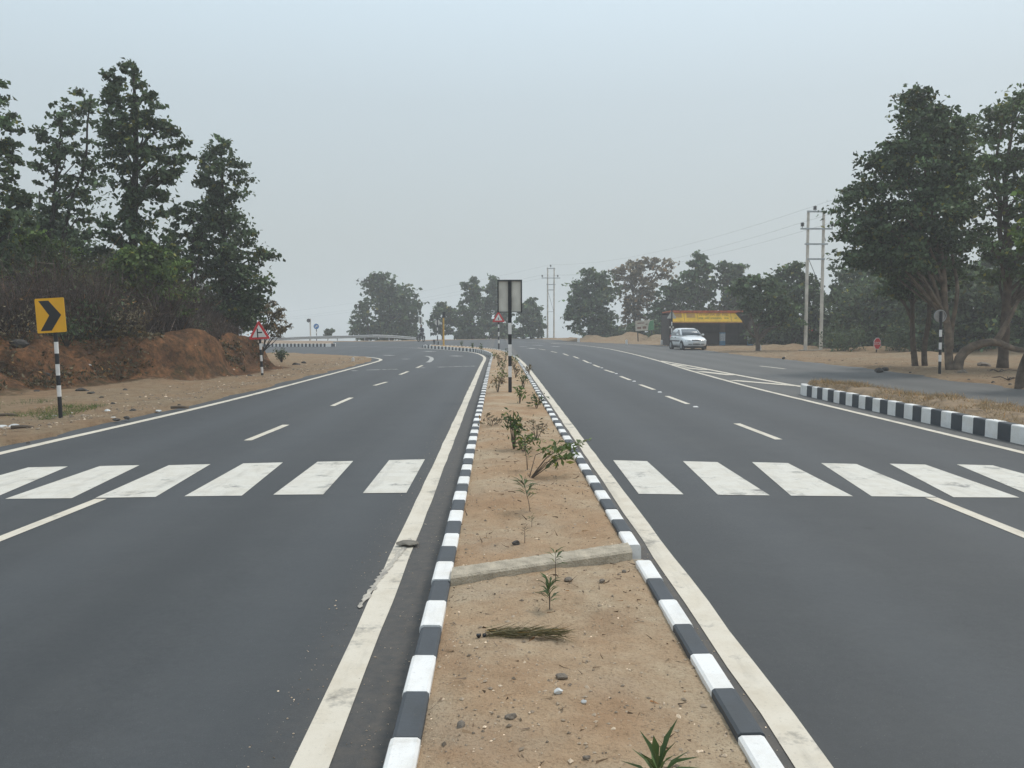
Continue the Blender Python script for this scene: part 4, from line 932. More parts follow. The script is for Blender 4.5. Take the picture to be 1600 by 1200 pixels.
# ------------------------------------------------------------------ power line
def pylon(label, px0, px1, pyb, Y, arms, top, ins, brace):
    xa, xb = X(px0, Y), X(px1, Y); xc = (xa+xb)/2; bz = H(xc, Y); m_ = mpp(Y); t = empty('power_pylon', label, 'pylon', (xc, Y, bz), group='twin-pole pylons of the power line')
    zz = lambda py: Z(py, Y)-bz; hs = (xb-xa)/2
    for s in (-1, 1):
        b = MB(); b.tube([(s*hs, 0, -.4), (s*hs, 0, zz(top))], [.115, .085], 10); b.build('pole', M_POLEC, t)
    for py, half in arms:
        b = MB(); b.box((0, -.15, zz(py)), (2*half*m_, .08, .10)); b.build('crossarm', M_STEEL, t)
    tops = []
    for px, py in ins:
        b = MB(); x_, z_ = X(px, Y)-xc, zz(py); b.tube([(x_, -.15, z_-.28), (x_, -.15, z_-.1)], .02, 6)
        for k in range(3): b.tube([(x_, -.15, z_-.12+.08*k), (x_, -.15, z_-.05+.08*k)], [.13, .07], 10)
        b.build('insulator', M_DGREY, t); tops.append(Vector((x_+xc, Y-.15, z_+bz+.12)))
    for (x0, y0), (x1, y1) in brace:
        b = MB(); b.tube([(X(x0, Y)-xc, .02, zz(y0)), (X(x1, Y)-xc, .02, zz(y1))], .018, 6); b.build('brace', M_DGREY, t)
    b = MB(); b.box((0, 0, .0), (2*hs+.7, .6, .10)); b.build('plinth', M_CONC, t); return tops
tA = pylon('near power pylon of two concrete poles right of the yellow stall', 1259, 1283, 549, 56, [(330, 15), (357, 25), (381, 18), (404.5, 14)], 328, [(1268, 324), (1249, 350), (1295, 350)], [((1262, 406), (1282, 452)), ((1260, 452), (1283, 452)), ((1282, 357), (1287, 376))])
tB = pylon('distant power pylon beyond the bend, right of the median sign', 855.5, 865.5, 529, 117, [(419.5, 6.5), (434.5, 14.5), (444.5, 7), (453, 5)], 418, [(860, 415), (847, 431), (871, 431)], [((856, 455), (865, 487)), ((856, 487), (865, 487))])
M_WIRE = mat('wire', (.12, .12, .12), .6, amt=0)
def wire(p, q, sag, label):
    b = MB(); pts = [p.lerp(q, k/24)-Vector((0, 0, sag*4*(k/24)*(1-k/24))) for k in range(25)]; b.tube([v-p for v in pts], .005, 5)
    tag(b.build('power_line', M_WIRE, loc=p), label, 'power line', 'wires of the power line')
far_l = [Vector((-60, 190, 3.5)), Vector((-62, 188, 2.2)), Vector((-58, 188, 2.2))]
nr = [Vector((31, 22, 15)), Vector((30, 22, 13.5)), Vector((33, 22, 13.6))]
for k, nm in enumerate(('top', 'left crossarm', 'right crossarm')):
    wire(tB[k], tA[k], 1.0, f'thin wire between the two pylons at the {nm} insulator')
    wire(tA[k], nr[k], .7, f'thin wire from the near pylon {nm} insulator toward the grove')
    wire(tB[k], far_l[k], 1.2, f'faint wire running left from the distant pylon {nm} insulator')

# ------------------------------------------------------------------ guard rail beyond the bend
gp = [(X(px, Y), Y, Z(py, Y)) for px, py, Y in ((395, 531.5, 99), (440, 529.5, 100), (480, 527.6, 100.5), (540, 526.4, 101), (590, 525, 102), (622, 526.5, 104), (650, 529, 106))]
gp = resample(np.array(gp), 1.0)
t = empty('guard_rail', 'grey steel guard rail along the far shoulder of the bend', 'guard rail', tuple(gp[0])); o0 = Vector(gp[0]); b = MB()
sec = [(0, .16), (-.05, .10), (0, .04), (0, -.04), (-.05, -.10), (0, -.16), (.02, -.16), (.02, .16)]; k = len(sec)
vs = [tuple(Vector(p)-o0+Vector((0, u, z))) for p in gp for u, z in sec]
b.add(vs, [(i*k+j, i*k+(j+1) % k, (i+1)*k+(j+1) % k, (i+1)*k+j) for i in range(len(gp)-1) for j in range(k)]); b.build('rail', M_STEEL, t)
for i in range(0, len(gp), 3):
    p = Vector(gp[i]); b = MB(); b.box((0, 0, 0), (.09, .12, .95)); b.build('post', M_STEEL, t, loc=p-o0+Vector((0, .09, -.36)))

# ------------------------------------------------------------------ billboard
Y = 84; t = empty('billboard', 'tilted pale billboard with a green right end before the trees', 'billboard', (X(1008, Y), Y, H(X(1008, Y), Y)), (0, -.05, 0)); bz = t.location.z; m_ = mpp(Y)
zc = Z(508.5, Y)-bz; w_, h_ = 29*m_, 16*m_
plate('panel', rect(w_, h_), .05, .05, mat('hoarding', (.50, .46, .38), .6, amt=.25, nscale=3), t, zc)
gb = MB(); MM = Matrix.Translation((0, 0, zc)) @ FACE
gb.prism([(w_*.16, -h_*.48), (w_*.49, -h_*.48), (w_*.49, h_*.48), (w_*.30, h_*.42), (w_*.22, h_*.1)], MM @ Matrix.Translation((0, 0, .103)), .004); gb.build('green_print', mat('green_print', (.07, .25, .11), .6, amt=.3), t)
gb = MB()
for x0, y0, a_, c_ in ((-.3, -.22, .22, .2), (-.02, -.2, .2, .24), (-.2, .25, .4, .1), (.1, .12, .12, .1)): gb.prism(rect(w_*a_, h_*c_, w_*x0, h_*y0, .05), MM @ Matrix.Translation((0, 0, .1035)), .004)
gb.build('brown_print', mat('brown_print', (.22, .12, .08), .6, amt=.4, nscale=6), t)
for s in (-1, 1): b = MB(); b.tube([(s*w_*.38, 0, -.3), (s*w_*.38, 0, zc+h_*.4)], .05, 8); b.build('leg', M_DGREY, t)

# ------------------------------------------------------------------ roadside stall
Y = 72; m_ = mpp(Y); x0, x1 = X(1046, Y), X(1176, Y); xs = X(1046, Y); bz = H((x0+x1)/2, Y)
t = empty('roadside_stall', 'open-fronted brown stall under a long yellow painted sign band', 'stall', (x0, Y, bz)); zz = lambda py: Z(py, Y)-bz; xx_ = lambda px: X(px, Y)-x0
L_ = x1-x0
b = MB(); b.box((L_/2, 2.2, zz(541)/2-.1), (L_+.3, 4.2, max(.1, zz(539))+.2)); b.build('floor', mat('stall_floor', (.17, .13, .10), .9, amt=.3), t)
MW = mat('stall_wall', (.060, .043, .036), .9, amt=.45, nscale=3, bump=.4)
b = MB(); b.box((L_/2, 3.6, 1.3), (L_, .15, 3.0)); b.box((.08, 1.9, 1.2), (.14, 3.2, 2.6)); b.box((L_-.08, 1.9, 1.2), (.14, 3.2, 2.6)); b.build('wall', MW, t)
b = MB(); b.box((L_*.45, 2.0, .55), (L_*.7, .5, .9)); b.build('counter', mat('counter', (.07, .05, .045), .8, amt=.4), t)
MY = mat('sign_yellow', (.90, .55, .02), .6, amt=.25, nscale=2); MO = mat('roof_rust', (.62, .15, .05), .8, amt=.4, nscale=4)
b = MB(); zt, zb = zz(488), zz(502.6); xl_, xr_ = xx_(1049), xx_(1157)         # sloping sign band
b.add([(xl_, -.55, zb), (xr_, -.55, zb), (xx_(1147), -.05, zt), (xl_+.1, -.05, zt), (xl_, -.50, zb), (xr_, -.50, zb), (xx_(1147), 0, zt), (xl_+.1, 0, zt)], [(0, 1, 2, 3), (7, 6, 5, 4), (0, 4, 5, 1), (1, 5, 6, 2), (2, 6, 7, 3), (3, 7, 4, 0)])
b.build('sign_band', MY, t)
b = MB(); b.box((L_/2-.05, 1.75, zt+.06), (L_-.2, 3.9, .09), Matrix.Rotation(-.02, 3, 'X')); b.box(((xl_+xr_)/2-.1, -.1, zt+.03), (xr_-xl_-.5, .12, .14)); b.build('roof', MO, t)
b = MB(); b.box(((xl_+xr_)/2, -.53, zb-.05), (xr_-xl_, .10, .10)); b.build('eave_board', mat('eave', (.6, .27, .06), .7, amt=.3), t)
sl = Vector((0, .5, zt-zb)).normalized(); nm = Vector((0, -sl.z, sl.y)); q = random.Random(4)     # painted writing, too small to read in the photo
def on_band(u, v, e=.006): return Vector((xl_+.1+u*(xr_-xl_-.8), -.55, zb))+sl*(v*(zt-zb)*1.2)+nm*e
def stroke(b, u0, v0, u1, v1, e=.006): b.add([on_band(u0, v0, e), on_band(u1, v0, e), on_band(u1, v1, e), on_band(u0, v1, e)], [(0, 1, 2, 3)])
b = MB(); b2 = MB()
for ub, ue, v0, v1, bb in ((.43, .60, .60, .84, b), (.62, .70, .60, .84, b), (.72, .80, .60, .84, b), (.82, .93, .60, .84, b), (.42, .50, .25, .42, b2), (.52, .60, .25, .42, b2), (.62, .80, .25, .42, b2), (.85, .92, .25, .42, b2), (1.02, 1.06, .25, .42, b2)):
    stroke(bb, ub, v1-.035, ue, v1); u = ub
    while u < ue-.008:
        wv = q.uniform(.006, .014); stroke(bb, u, v0+q.uniform(0, .06), u+.004, v1-.036)
        if q.random() < .7: vm = q.uniform(v0+.04, v1-.1); stroke(bb, u+.0045, vm, u+wv, vm+.04)
        u += wv+.005
b.build('lettering', mat('sign_red', (.26, .045, .03), .6, amt=.2), t); b2.build('lettering', mat('sign_green', (.12, .14, .03), .6, amt=.2), t)
MOC = mat('sign_ochre', (.50, .26, .06), .6, amt=.3, nscale=3)
for u0, v0, u1, v1, e_ in ((.02, .42, .14, .86, .006), (.22, .42, .36, .86, .006), (.175, .05, .183, .92, .007), (.40, .05, .408, .92, .007), (.96, .05, .968, .92, .007)): b3 = MB(); stroke(b3, u0, v0, u1, v1, e_); b3.build('painted_panel', MOC, t)
for px in (1129.5, 1173.5):
    b = MB(); x_ = xx_(px); b.box((x_, .15, zb/2), (.36, .36, zb+.1), mi=0); b.box((x_, .15, .62), (.38, .38, .9), mi=1); b.box((x_, .15, .22), (.40, .40, .36), mi=2); b.box((x_, .15, 1.05), (.39, .39, .10), mi=2)
    b.build('pillar', [mat('pillar_brown', (.12, .09, .08), .9, amt=.3), mat('pillar_white', (.45, .50, .55), .8, amt=.3), mat('pillar_blue', (.10, .22, .36), .8, amt=.3)], t)
Y = 70; t = empty('tarpaulin_shed', 'small shed with a pale wall and a red-orange tarpaulin strip', 'shed', (X(1190, Y), Y, H(X(1190, Y), Y))); bz = t.location.z; x0 = X(1190, Y); zz = lambda py: Z(py, Y)-bz; xx_ = lambda px: X(px, Y)-x0
b = MB(); b.box((xx_(1193), .3, zz(524)/2+.35), (xx_(1203)-xx_(1181), .15, zz(514)+.3)); b.build('wall', mat('pale_wall', (.40, .37, .28), .9, amt=.25), t)
b = MB(); b.box((xx_(1240), 1.8, zz(528)/2), (xx_(1280)-xx_(1205), 2.6, zz(520)+.2)); b.build('stall_body', mat('shed_dark', (.055, .055, .05), .9, amt=.4), t)
b = MB(); n = 26
for k in range(n):
    f0, f1 = k/n, (k+1)/n; xa, xb = xx_(1217+56*f0), xx_(1217+56*f1); d0, d1 = zz(518.5)-.16*abs(math.sin(f0*9)), zz(518.5)-.16*abs(math.sin(f1*9))
    b.add([(xa, -.3, d0), (xb, -.3, d1), (xb, -.05, zz(513.5)), (xa, -.05, zz(513.5)), (xb, .9, zz(511)), (xa, .9, zz(511))], [(0, 1, 2, 3), (3, 2, 4, 5)], 0 if (k*7) % 26 < 17 or f0 < .45 else 1)
o = b.build('tarpaulin', [mat('tarp_red', (.50, .10, .07), .7, amt=.3), mat('tarp_orange', (.55, .27, .08), .7, amt=.3)], t); sdf = o.modifiers.new('thickness', 'SOLIDIFY'); sdf.thickness = .02
for px in (1204, 1276): b = MB(); b.tube([(xx_(px), -.1, -.2), (xx_(px), -.1, zz(512))], .05, 7); b.build('post', M_BARK, t)
# ------------------------------------------------------------------ silver hatchback
def loft(b, rings, mi=0, cap=True):
    k = len(rings[0]); vs = [p for r in rings for p in r]
    b.add(vs, [(i*k+j, i*k+(j+1) % k, (i+1)*k+(j+1) % k, (i+1)*k+j) for i in range(len(rings)-1) for j in range(k)]+([tuple(range(k)), tuple(range((len(rings)-1)*k, len(rings)*k))[::-1]] if cap else []), mi)
def mirror_ring(x, half): return [(x, y, z) for y, z in half]+[(x, -y, z) for y, z in half[::-1] if y > 1e-4]
def fixn(o):
    bm = bmesh.new(); bm.from_mesh(o.data); bmesh.ops.recalc_face_normals(bm, faces=bm.faces); bm.to_mesh(o.data); bm.free(); return o
M_CAR = mat('car_silver', (.84, .86, .87), .32, metal=.1, coat=.7, amt=.06, nscale=2)
M_GLASS = mat('car_glass', (.085, .105, .12), .12, spec=.6, coat=.2, amt=0)
M_TRIM = mat('black_plastic', (.02, .021, .022), .55, amt=.2)
M_LAMP = mat('lamp_lens', (.72, .74, .74), .08, spec=.8, metal=.2, amt=0)
def car(label, loc, rz):
    t = empty('parked_car', label, 'car', loc, (0, 0, rz)); b = MB(); rings = []
    for x, hw, zl, ztp in ((1.80, .60, .33, .60), (1.76, .70, .27, .66), (1.62, .775, .22, .74), (1.35, .81, .20, .83), (1.0, .822, .20, .90), (.75, .828, .20, .945), (.3, .83, .2, .97), (-.6, .83, .2, .99), (-1.3, .822, .2, 1.0), (-1.62, .79, .22, .98), (-1.76, .74, .27, .93), (-1.81, .66, .33, .84)):
        h_ = ztp-zl; rings.append(mirror_ring(x, [(0, zl), (hw*.8, zl), (hw*.96, zl+h_*.10), (hw, zl+h_*.35), (hw, zl+h_*.6), (hw*.985, ztp-h_*.10), (hw*.90, ztp-h_*.01), (hw*.5, ztp+.02), (0, ztp+.028)]))
    loft(b, rings); o = fixn(b.build('body', M_CAR, t, smooth=True)); sb_ = o.modifiers.new('sub', 'SUBSURF'); sb_.levels = sb_.render_levels = 1
    g = [(.86, .70, .93, .945, .30), (.50, .765, .955, 1.20, .60), (.15, .785, .965, 1.415, .585), (-.40, .79, .975, 1.485, .60), (-1.0, .785, .985, 1.47, .595), (-1.40, .775, .985, 1.40, .575), (-1.62, .76, .98, 1.20, .60), (-1.74, .70, .93, .95, .58)]
    def sec(x, hb, zb, zt, hr): return [(hb, zb), (hb+(hr+.06-hb)*.75, zb+(zt-.07-zb)*.85), (hr+.02, zt-.045), (hr-.07, zt-.004), (0, zt+.012)]
    b = MB(); loft(b, [mirror_ring(s[0], [(0, .9)]+sec(*s)) for s in g]); fixn(b.build('roof', M_CAR, t, smooth=True))
    def scr(x0, x1, z0, z1, y0, y1, nm, name, bow=.018):
        b = MB(); n = 8; vs = []
        for i in range(n+1):
            u = i/n*2-1
            for x, z, y in ((x0, z0, y0), (x1, z1, y1)): vs.append((x+nm[0]*(.022)-abs(nm[0])/nm[0]*bow*2.2*(u*u), u*y, z+nm[1]*.022-.010*u*u))
        b.add(vs, [(2*i, 2*i+2, 2*i+3, 2*i+1) for i in range(n)]); o = fixn(b.build(name, M_GLASS, t, smooth=True)); s_ = o.modifiers.new('thickness', 'SOLIDIFY'); s_.thickness = .012; s_.offset = -1
    scr(.80, .20, 1.0, 1.40, .66, .545, (.62, .78), 'windscreen'); scr(-1.70, -1.46, 1.04, 1.37, .60, .52, (-.9, .4), 'rear_window')
    ys = lambda z: .80-.37*(z-.97)+.012
    for s in (-1, 1):
        for poly in ([(.56, 1.03), (.14, 1.345), (-.02, 1.375), (-.27, 1.385), (-.27, 1.02)], [(-.33, 1.02), (-.33, 1.388), (-.92, 1.375), (-.98, 1.03)], [(-1.04, 1.04), (-.98, 1.365), (-1.30, 1.31), (-1.46, 1.10)]):
            b = MB(); vs = [(x, s*ys(z), z) for x, z in poly]+[(x, s*(ys(z)-.03), z) for x, z in poly]; n = len(poly)
            b.add(vs, [tuple(range(n)), tuple(range(2*n-1, n-1, -1))]+[(k, n+k, n+(k+1) % n, (k+1) % n) for k in range(n)]); fixn(b.build('side_window', M_GLASS, t))
        b = MB(); b.box((-.30, s*.836, .60), (2.0, .02, .075)); b.build('side_moulding', M_TRIM, t)
        for x in (-.22, -1.0): b = MB(); b.box((x, s*.838, .84), (.17, .03, .035)); b.build('door_handle', M_TRIM, t)
        b = MB(); b.box((.50, s*.90, 1.04), (.10, .17, .12), taper=.8); b.box((.50, s*.81, 1.0), (.06, .12, .03)); b.build('wing_mirror', M_CAR, t, bevel=.02)
        b = MB(); b.add([(1.60, s*.765, .70), (1.74, s*.60, .69), (1.785, s*.40, .665), (1.80, s*.40, .58), (1.775, s*.62, .56), (1.68, s*.745, .58)], [(0, 1, 2, 3, 4, 5)]); o = fixn(b.build('headlight', M_LAMP, t)); s_ = o.modifiers.new('thickness', 'SOLIDIFY'); s_.thickness = .03; s_.offset = 0
        b = MB(); b.box((-1.76, s*.66, .86), (.08, .16, .22)); b.build('tail_light', M_RED, t, bevel=.02)
        for x in (1.12, -1.27):
            b = MB(); b.tube([(x, s*.70, .29), (x, s*.835, .29)], .36, 24); b.build('wheel_arch', M_TRIM, t)
            b = MB(); b.tube([(x, s*.66, .285), (x, s*.68, .285), (x, s*.83, .285), (x, s*.848, .285)], [.25, .285, .285, .26], 24); w_ = b.build('wheel', M_RUBBER, t)
            b = MB(); b.tube([(x, s*.845, .285), (x, s*.858, .285)], [.19, .17], 18)
            for k in range(6):
                a = k*math.pi/3; b.box((x+.10*math.cos(a), s*.861, .285+.10*math.sin(a)), (.15, .01, .035), Matrix.Rotation(-a, 3, 'Y'))
            b.build('rim', M_STEEL, w_)
    b = MB(); b.tube([(1.785, -.30, .665), (1.815, 0, .675), (1.785, .30, .665)], .032, 8); b.build('grille', M_TRIM, t)
    b = MB()
    for y0, y1 in ((-.64, -.30), (-.26, .26), (.30, .64)): b.tube([(1.775-.12*abs(y0)**2, y0, .40), (1.80-.06*abs((y0+y1)/2), (y0+y1)/2, .40), (1.775-.12*abs(y1)**2, y1, .40)], .042, 8)
    b.build('bumper_intake', M_TRIM, t)
    b = MB(); b.box((1.83, 0, .50), (.02, .46, .10)); b.build('number_plate', M_WHITE, t)
    b = MB(); b.box((0, 0, .19), (3.2, 1.45, .12)); b.build('underbody', M_TRIM, t)
    for s in (-.25, .35): b = MB(); b.tube([(.80, s, 1.02), (.66, s+.45, 1.125)], .012, 5); b.build('wiper', M_TRIM, t)
    return t
car('silver hatchback car standing on the service road by the stall', (X(1075, 61.5), 61.5, .0), R(-90+6))

# ------------------------------------------------------------------ motorcycle and rider
def skin_body(name, joints, edges, m, parent, sub=2):
    me = bpy.data.meshes.new(name); me.from_pydata([j[:3] for j in joints], edges, []); me.materials.append(m); o = link(name, me, parent)
    md = o.modifiers.new('skin', 'SKIN'); md.use_smooth_shade = True
    for v, j in zip(me.skin_vertices[0].data, joints): v.radius = (j[3], j[3])
    me.skin_vertices[0].data[0].use_root = True
    s = o.modifiers.new('sub', 'SUBSURF'); s.levels = s.render_levels = sub; return o
by = 92.0; bx = X(658, by); rz = R(-110)        # coming out of the bend, heading toward the camera and left
mt = empty('motorcycle', 'dark motorcycle with a rider crossing the far bend', 'motorcycle', (bx, by, 0), (0, 0, rz))
for x in (.62, -.62):
    b = MB(); ring = [(x+.26*math.cos(a), 0, .30+.26*math.sin(a)) for a in [k*2*math.pi/24 for k in range(25)]]; b.tube(ring, .045, 8); w_ = b.build('wheel', M_RUBBER, mt)
    b = MB(); b.tube([(x, -.05, .30), (x, .05, .30)], .06, 10)
    for k in range(6): a = k*math.pi/3; b.tube([(x, 0, .30), (x+.24*math.cos(a), 0, .30+.24*math.sin(a))], .01, 4)
    b.build('rim', M_STEEL, w_)
b = MB(); b.tube([(.62, .09, .30), (.48, .09, .85)], .025, 7); b.tube([(.62, -.09, .30), (.48, -.09, .85)], .025, 7); b.tube([(.45, 0, .80), (0, 0, .62), (-.35, 0, .70), (-.62, .10, .30)], .03, 7); b.tube([(.4, 0, .7), (.1, 0, .32), (-.2, 0, .32), (-.35, 0, .66)], .03, 7); b.build('frame', M_DGREY, mt)
b = MB(); b.box((.05, 0, .42), (.34, .26, .30)); b.tube([(-.05, -.15, .3), (-.75, -.17, .34)], .045, 8); b.build('engine', M_STEEL, mt, bevel=.03)
b = MB(); b.tube([(.36, 0, .80), (.22, 0, .84), (.0, 0, .82), (-.08, 0, .76)], [.07, .13, .13, .06], 12); b.build('fuel_tank', M_BLACK, mt, smooth=True)
b = MB(); b.tube([(-.05, 0, .80), (-.25, 0, .79), (-.6, 0, .83), (-.72, 0, .82)], [.09, .12, .11, .07], 10); b.build('seat', M_RUBBER, mt, smooth=True)
b = MB(); b.tube([(.36, -.36, 1.0), (.46, -.2, 1.0), (.48, 0, .92), (.46, .2, 1.0), (.36, .36, 1.0)], .016, 6); b.build('handlebar', M_STEEL, mt)
b = MB(); b.tube([(.50, 0, .86), (.60, 0, .86), (.64, 0, .86)], [.06, .10, .09], 14); b.build('headlight', M_LAMP, mt)
for x, a0, a1 in ((.62, 20, 140), (-.62, 40, 170)):
    b = MB(); pts = [(x+.33*math.cos(R(a)), 0, .30+.33*math.sin(R(a))) for a in range(a0, a1, 15)]; b.tube(pts, .055, 6); b.build('mudguard', M_BLACK, mt)
pr = empty('person', 'rider in dark clothes sitting upright on the motorcycle', 'person', (bx, by, 0), (0, 0, rz))
J = [(-.22, 0, .95, .15), (-.18, 0, 1.15, .145), (-.13, 0, 1.34, .165), (-.11, 0, 1.44, .07), (-.09, 0, 1.52, .06), (-.07, 0, 1.62, .105), (-.07, 0, 1.70, .085)]
E = [(0, 1), (1, 2), (2, 3), (3, 4), (4, 5), (5, 6)]
for s in (-1, 1):
    k = len(J); J += [(-.14, s*.20, 1.36, .065), (.0, s*.30, 1.12, .048), (.22, s*.34, 1.03, .038), (.34, s*.33, 1.01, .036)]; E += [(2, k), (k, k+1), (k+1, k+2), (k+2, k+3)]
    k = len(J); J += [(-.18, s*.11, .90, .095), (.20, s*.20, .80, .08), (.12, s*.20, .42, .055), (.10, s*.20, .34, .05), (.26, s*.20, .31, .04)]; E += [(0, k), (k, k+1), (k+1, k+2), (k+2, k+3), (k+3, k+4)]
skin_body('body', J, E, mat('dark_clothes', (.035, .038, .05), .9, amt=.3), pr)
M_SKIN = mat('skin', (.26, .14, .09), .6, amt=.1); b = MB()
bm = bmesh.new(); bmesh.ops.create_uvsphere(bm, u_segments=16, v_segments=12, radius=1)
vs = []
for v in bm.verts:
    x_, y_, z_ = v.co.x*.10, v.co.y*.085, v.co.z*.125
    if x_ > .06 and abs(y_) < .025 and -.04 < z_ < .02: x_ += .022
    vs.append((x_-.055, y_, z_+1.645))
b.add(vs, [tuple(v.index for v in f.verts) for f in bm.faces]); bm.free(); b.build('head', M_SKIN, pr, smooth=True)
b = MB(); b.tube([(-.09, 0, 1.70), (-.085, 0, 1.745), (-.08, 0, 1.785)], [.108, .095, .03], 14); b.tube([(-.11, 0, 1.62), (-.10, 0, 1.70)], [.088, .1], 14); b.build('hair', M_BLACK, pr, smooth=True)
for s in (-1, 1):
    b = MB()
    for f in range(4): b.tube([(.335, s*(.30+.022*f), 1.015), (.40, s*(.30+.022*f), 1.02), (.405, s*(.30+.022*f), .985), (.37, s*(.30+.022*f), .975)], .010, 6)
    b.tube([(.32, s*.29, 1.0), (.35, s*.275, .975), (.385, s*.28, .985)], .011, 6); b.build('hand', M_SKIN, pr)

# ------------------------------------------------------------------ concrete beam across the median
a0, a1 = Vector((-.262, 4.80, 0)), Vector((.826, 5.36, 0)); zt = .226
b = MB(); d = Vector((a1.x-a0.x, a1.y-a0.y, 0)); n = 60; wv = Vector((0, .215, 0))
L0 = []
for i in range(n+1):
    p = Vector((a0.x, a0.y, 0))+d*(i/n); j = lambda k: random.uniform(-k, k)
    L0.append([(p.x, p.y, .08), (p.x+j(.001), p.y+j(.0015), zt-.012), (p.x+wv.x*.07, p.y+wv.y*.07+j(.002), zt+j(.001)), (p.x+wv.x*.5, p.y+wv.y*.5, zt+.001+j(.001)), (p.x+wv.x*.94, p.y+wv.y*.94+j(.004), zt-.002+j(.002)), (p.x+wv.x, p.y+wv.y, .08)])
loft(b, L0); o = fixn(b.build('concrete_beam', mat('beam_concrete', (.50, .43, .33), .92, bump=.8, bscale=90, nscale=14, amt=.3)))
tag(o, 'rough concrete beam lying slantwise across the median soil', 'beam')

# ------------------------------------------------------------------ litter, stones, gravel
def rubbish(px, py, r0_, m, label, name, sq=.6, z=None, grp=None, seed=None):
    g = G(px, py, .05 if z is None else z); b = MB(); r = r0_*(.75 if py < 560 else .6); b.rock((0, 0, r*sq*.3), r, seed or px*7+py, sq, sub=2)
    zz_ = (H(g.x, g.y) if z is None else z); tag(b.build(name, m, loc=(g.x, g.y, zz_)), label, name.split('_')[-1], grp)
BG = 'pale litter on the left verge'
for px, py, r, lb in ((4, 664, .13, 'crumpled pale bag at the very left edge of the verge'), (21, 663, .16, 'crumpled white bag right of the edge bag on the verge'), (167, 639.5, .15, 'crumpled white bag on the sand right of the chevron post'), (112, 643, .06, 'scrap of white paper just right of the chevron post'), (139, 600, .13, 'pale lump of rubbish below the bank bushes'),
                      (86, 647, .09, 'white scrap lying just left of the chevron post foot'), (248, 641, .10, 'white crumpled bag close to the left edge line'), (177, 652, .07, 'flat pale scrap at the asphalt edge')): rubbish(px, py, r, M_BAG, lb, 'plastic_bag', .45, grp=BG)
b = MB()
for px, py, nm in ((34, 669.5, 'pale cut branch lying on the verge sand'), (12, 647, 'pale broken stick on the grassy verge'), (280, 637.5, 'pale stick beside the left edge line')):
    g = G(px, py, .05); b = MB(); b.tube([(-.16, 0, .03), (0, .03, .035), (.18, -.02, .03)], [.028, .03, .022], 7); tag(b.build('cut_branch', M_BARKL, loc=(g.x, g.y, H(g.x, g.y))), nm, 'branch')
SG = 'dark stones and lumps on the left verge'
for px, py, r, lb in ((128, 613, .22, 'largest dark lump at the foot of the bank bushes'), (143, 616, .15, 'dark lump right of the largest one below the bushes'), (74, 605, .16, 'dark lump on the slope left of the chevron post'), (58, 612, .14, 'grey lump low on the slope left of the chevron post'), (195, 608, .14, 'flat dark lump at the edge of the sand heap'),
                      (158, 622, .11, 'small dark lump in the middle of the sand'), (176, 632, .13, 'grey stone behind the white bag'), (209, 640.5, .13, 'dark stone near the asphalt right of the white bag'), (182, 656, .09, 'black stone on the asphalt edge'), (198, 653.5, .10, 'dark flat stone on the asphalt edge'), (280, 631, .09, 'brown stone near the edge line'), (44, 690, .05, 'small dark stone nearest the photographer on the verge'),
                      (390, 587, .16, 'dark flat stone left of the warning triangle post'), (426, 586, .14, 'dark stone right of the warning triangle post'), (463, 570, .3, 'dark clod on the sandy corner'), (475, 567, .25, 'grey clod on the sandy corner'), (30, 540, .45, 'long dark boulder on the bank behind the chevron sign'), (8, 547, .35, 'dark boulder on the bank at the left frame edge')):
    if py < 560: g = G(px, py, 1.1); rubbish(px, py, r*.8, M_STONED, lb, 'dark_stone', .5, z=H(g.x, g.y)-.06, grp=SG)
    else: rubbish(px, py, r, M_STONED, lb, 'dark_stone', .5, grp=SG)
VG = 'stones and clods on the right verge'
for px, py, r, m, lb in ((1373, 580, .26, M_STONED, 'left of two dark lumps at the service road edge'), (1383, 579, .24, M_STONED, 'right of two dark lumps at the service road edge'), (1539, 571, .42, M_STONE, 'big brownish boulder below the bent bough'), (1504, 583, .26, M_STONE, 'rough stump-like stone at the bent bough foot'), (1422, 582, .09, M_STONED, 'small dark stone left of the round sign post'),
                         (1224, 560, .18, M_STONED, 'small dark clod on the sand below the forked tree'), (1480, 590, .07, M_STONED, 'tiny dark stone right of the round sign post'), (1514, 594, .08, M_STONED, 'tiny dark stone below the big boulder'), (1552, 597, .12, M_STONED, 'dark flat stone right of the big boulder'), (1579, 600, .1, M_STONED, 'dark stone left of the edge tree trunk')): rubbish(px, py, r, m, lb, 'stone', .6, grp=VG)
for px, py, lb in ((1560, 583, 'dry fallen branch with twigs on the right verge'), (1575, 595, 'thin fallen branch near the edge tree trunk')):
    g = G(px, py, .03); b = MB()
    for k in range(7): a = random.uniform(0, 6.28); L_ = random.uniform(.3, .8); b.tube([(0, 0, .02), (math.cos(a)*L_*.5, math.sin(a)*L_*.5, .10), (math.cos(a)*L_, math.sin(a)*L_, .05)], [.02, .014, .006], 5)
    tag(b.build('fallen_branch', M_BARK, loc=(g.x, g.y, H(g.x, g.y))), lb, 'branch')
def on_median(px, py): g = G(px, py, .18); return g.x, g.y, SZ(g.x, g.y)
x_, y_, z_ = on_median(752, 999); b = MB(); b.rock((-.012, 0, .01), .014, 3, .8, sub=2); b.rock((.014, .004, .009), .013, 4, .8, sub=2); tag(b.build('black_lump', M_BLACK, loc=(x_, y_, z_)), 'shiny black lump on the median soil beside the straw bundle', 'lump')
x_, y_, z_ = on_median(815, 996); n = 420; t_ = rng.uniform(-.17, .17, n)
B = np.stack([t_, rng.normal(0, .018, n), rng.uniform(.003, .03, n)], 1); d = np.stack([np.ones(n), rng.normal(0, .18, n), rng.normal(.05, .15, n)], 1)
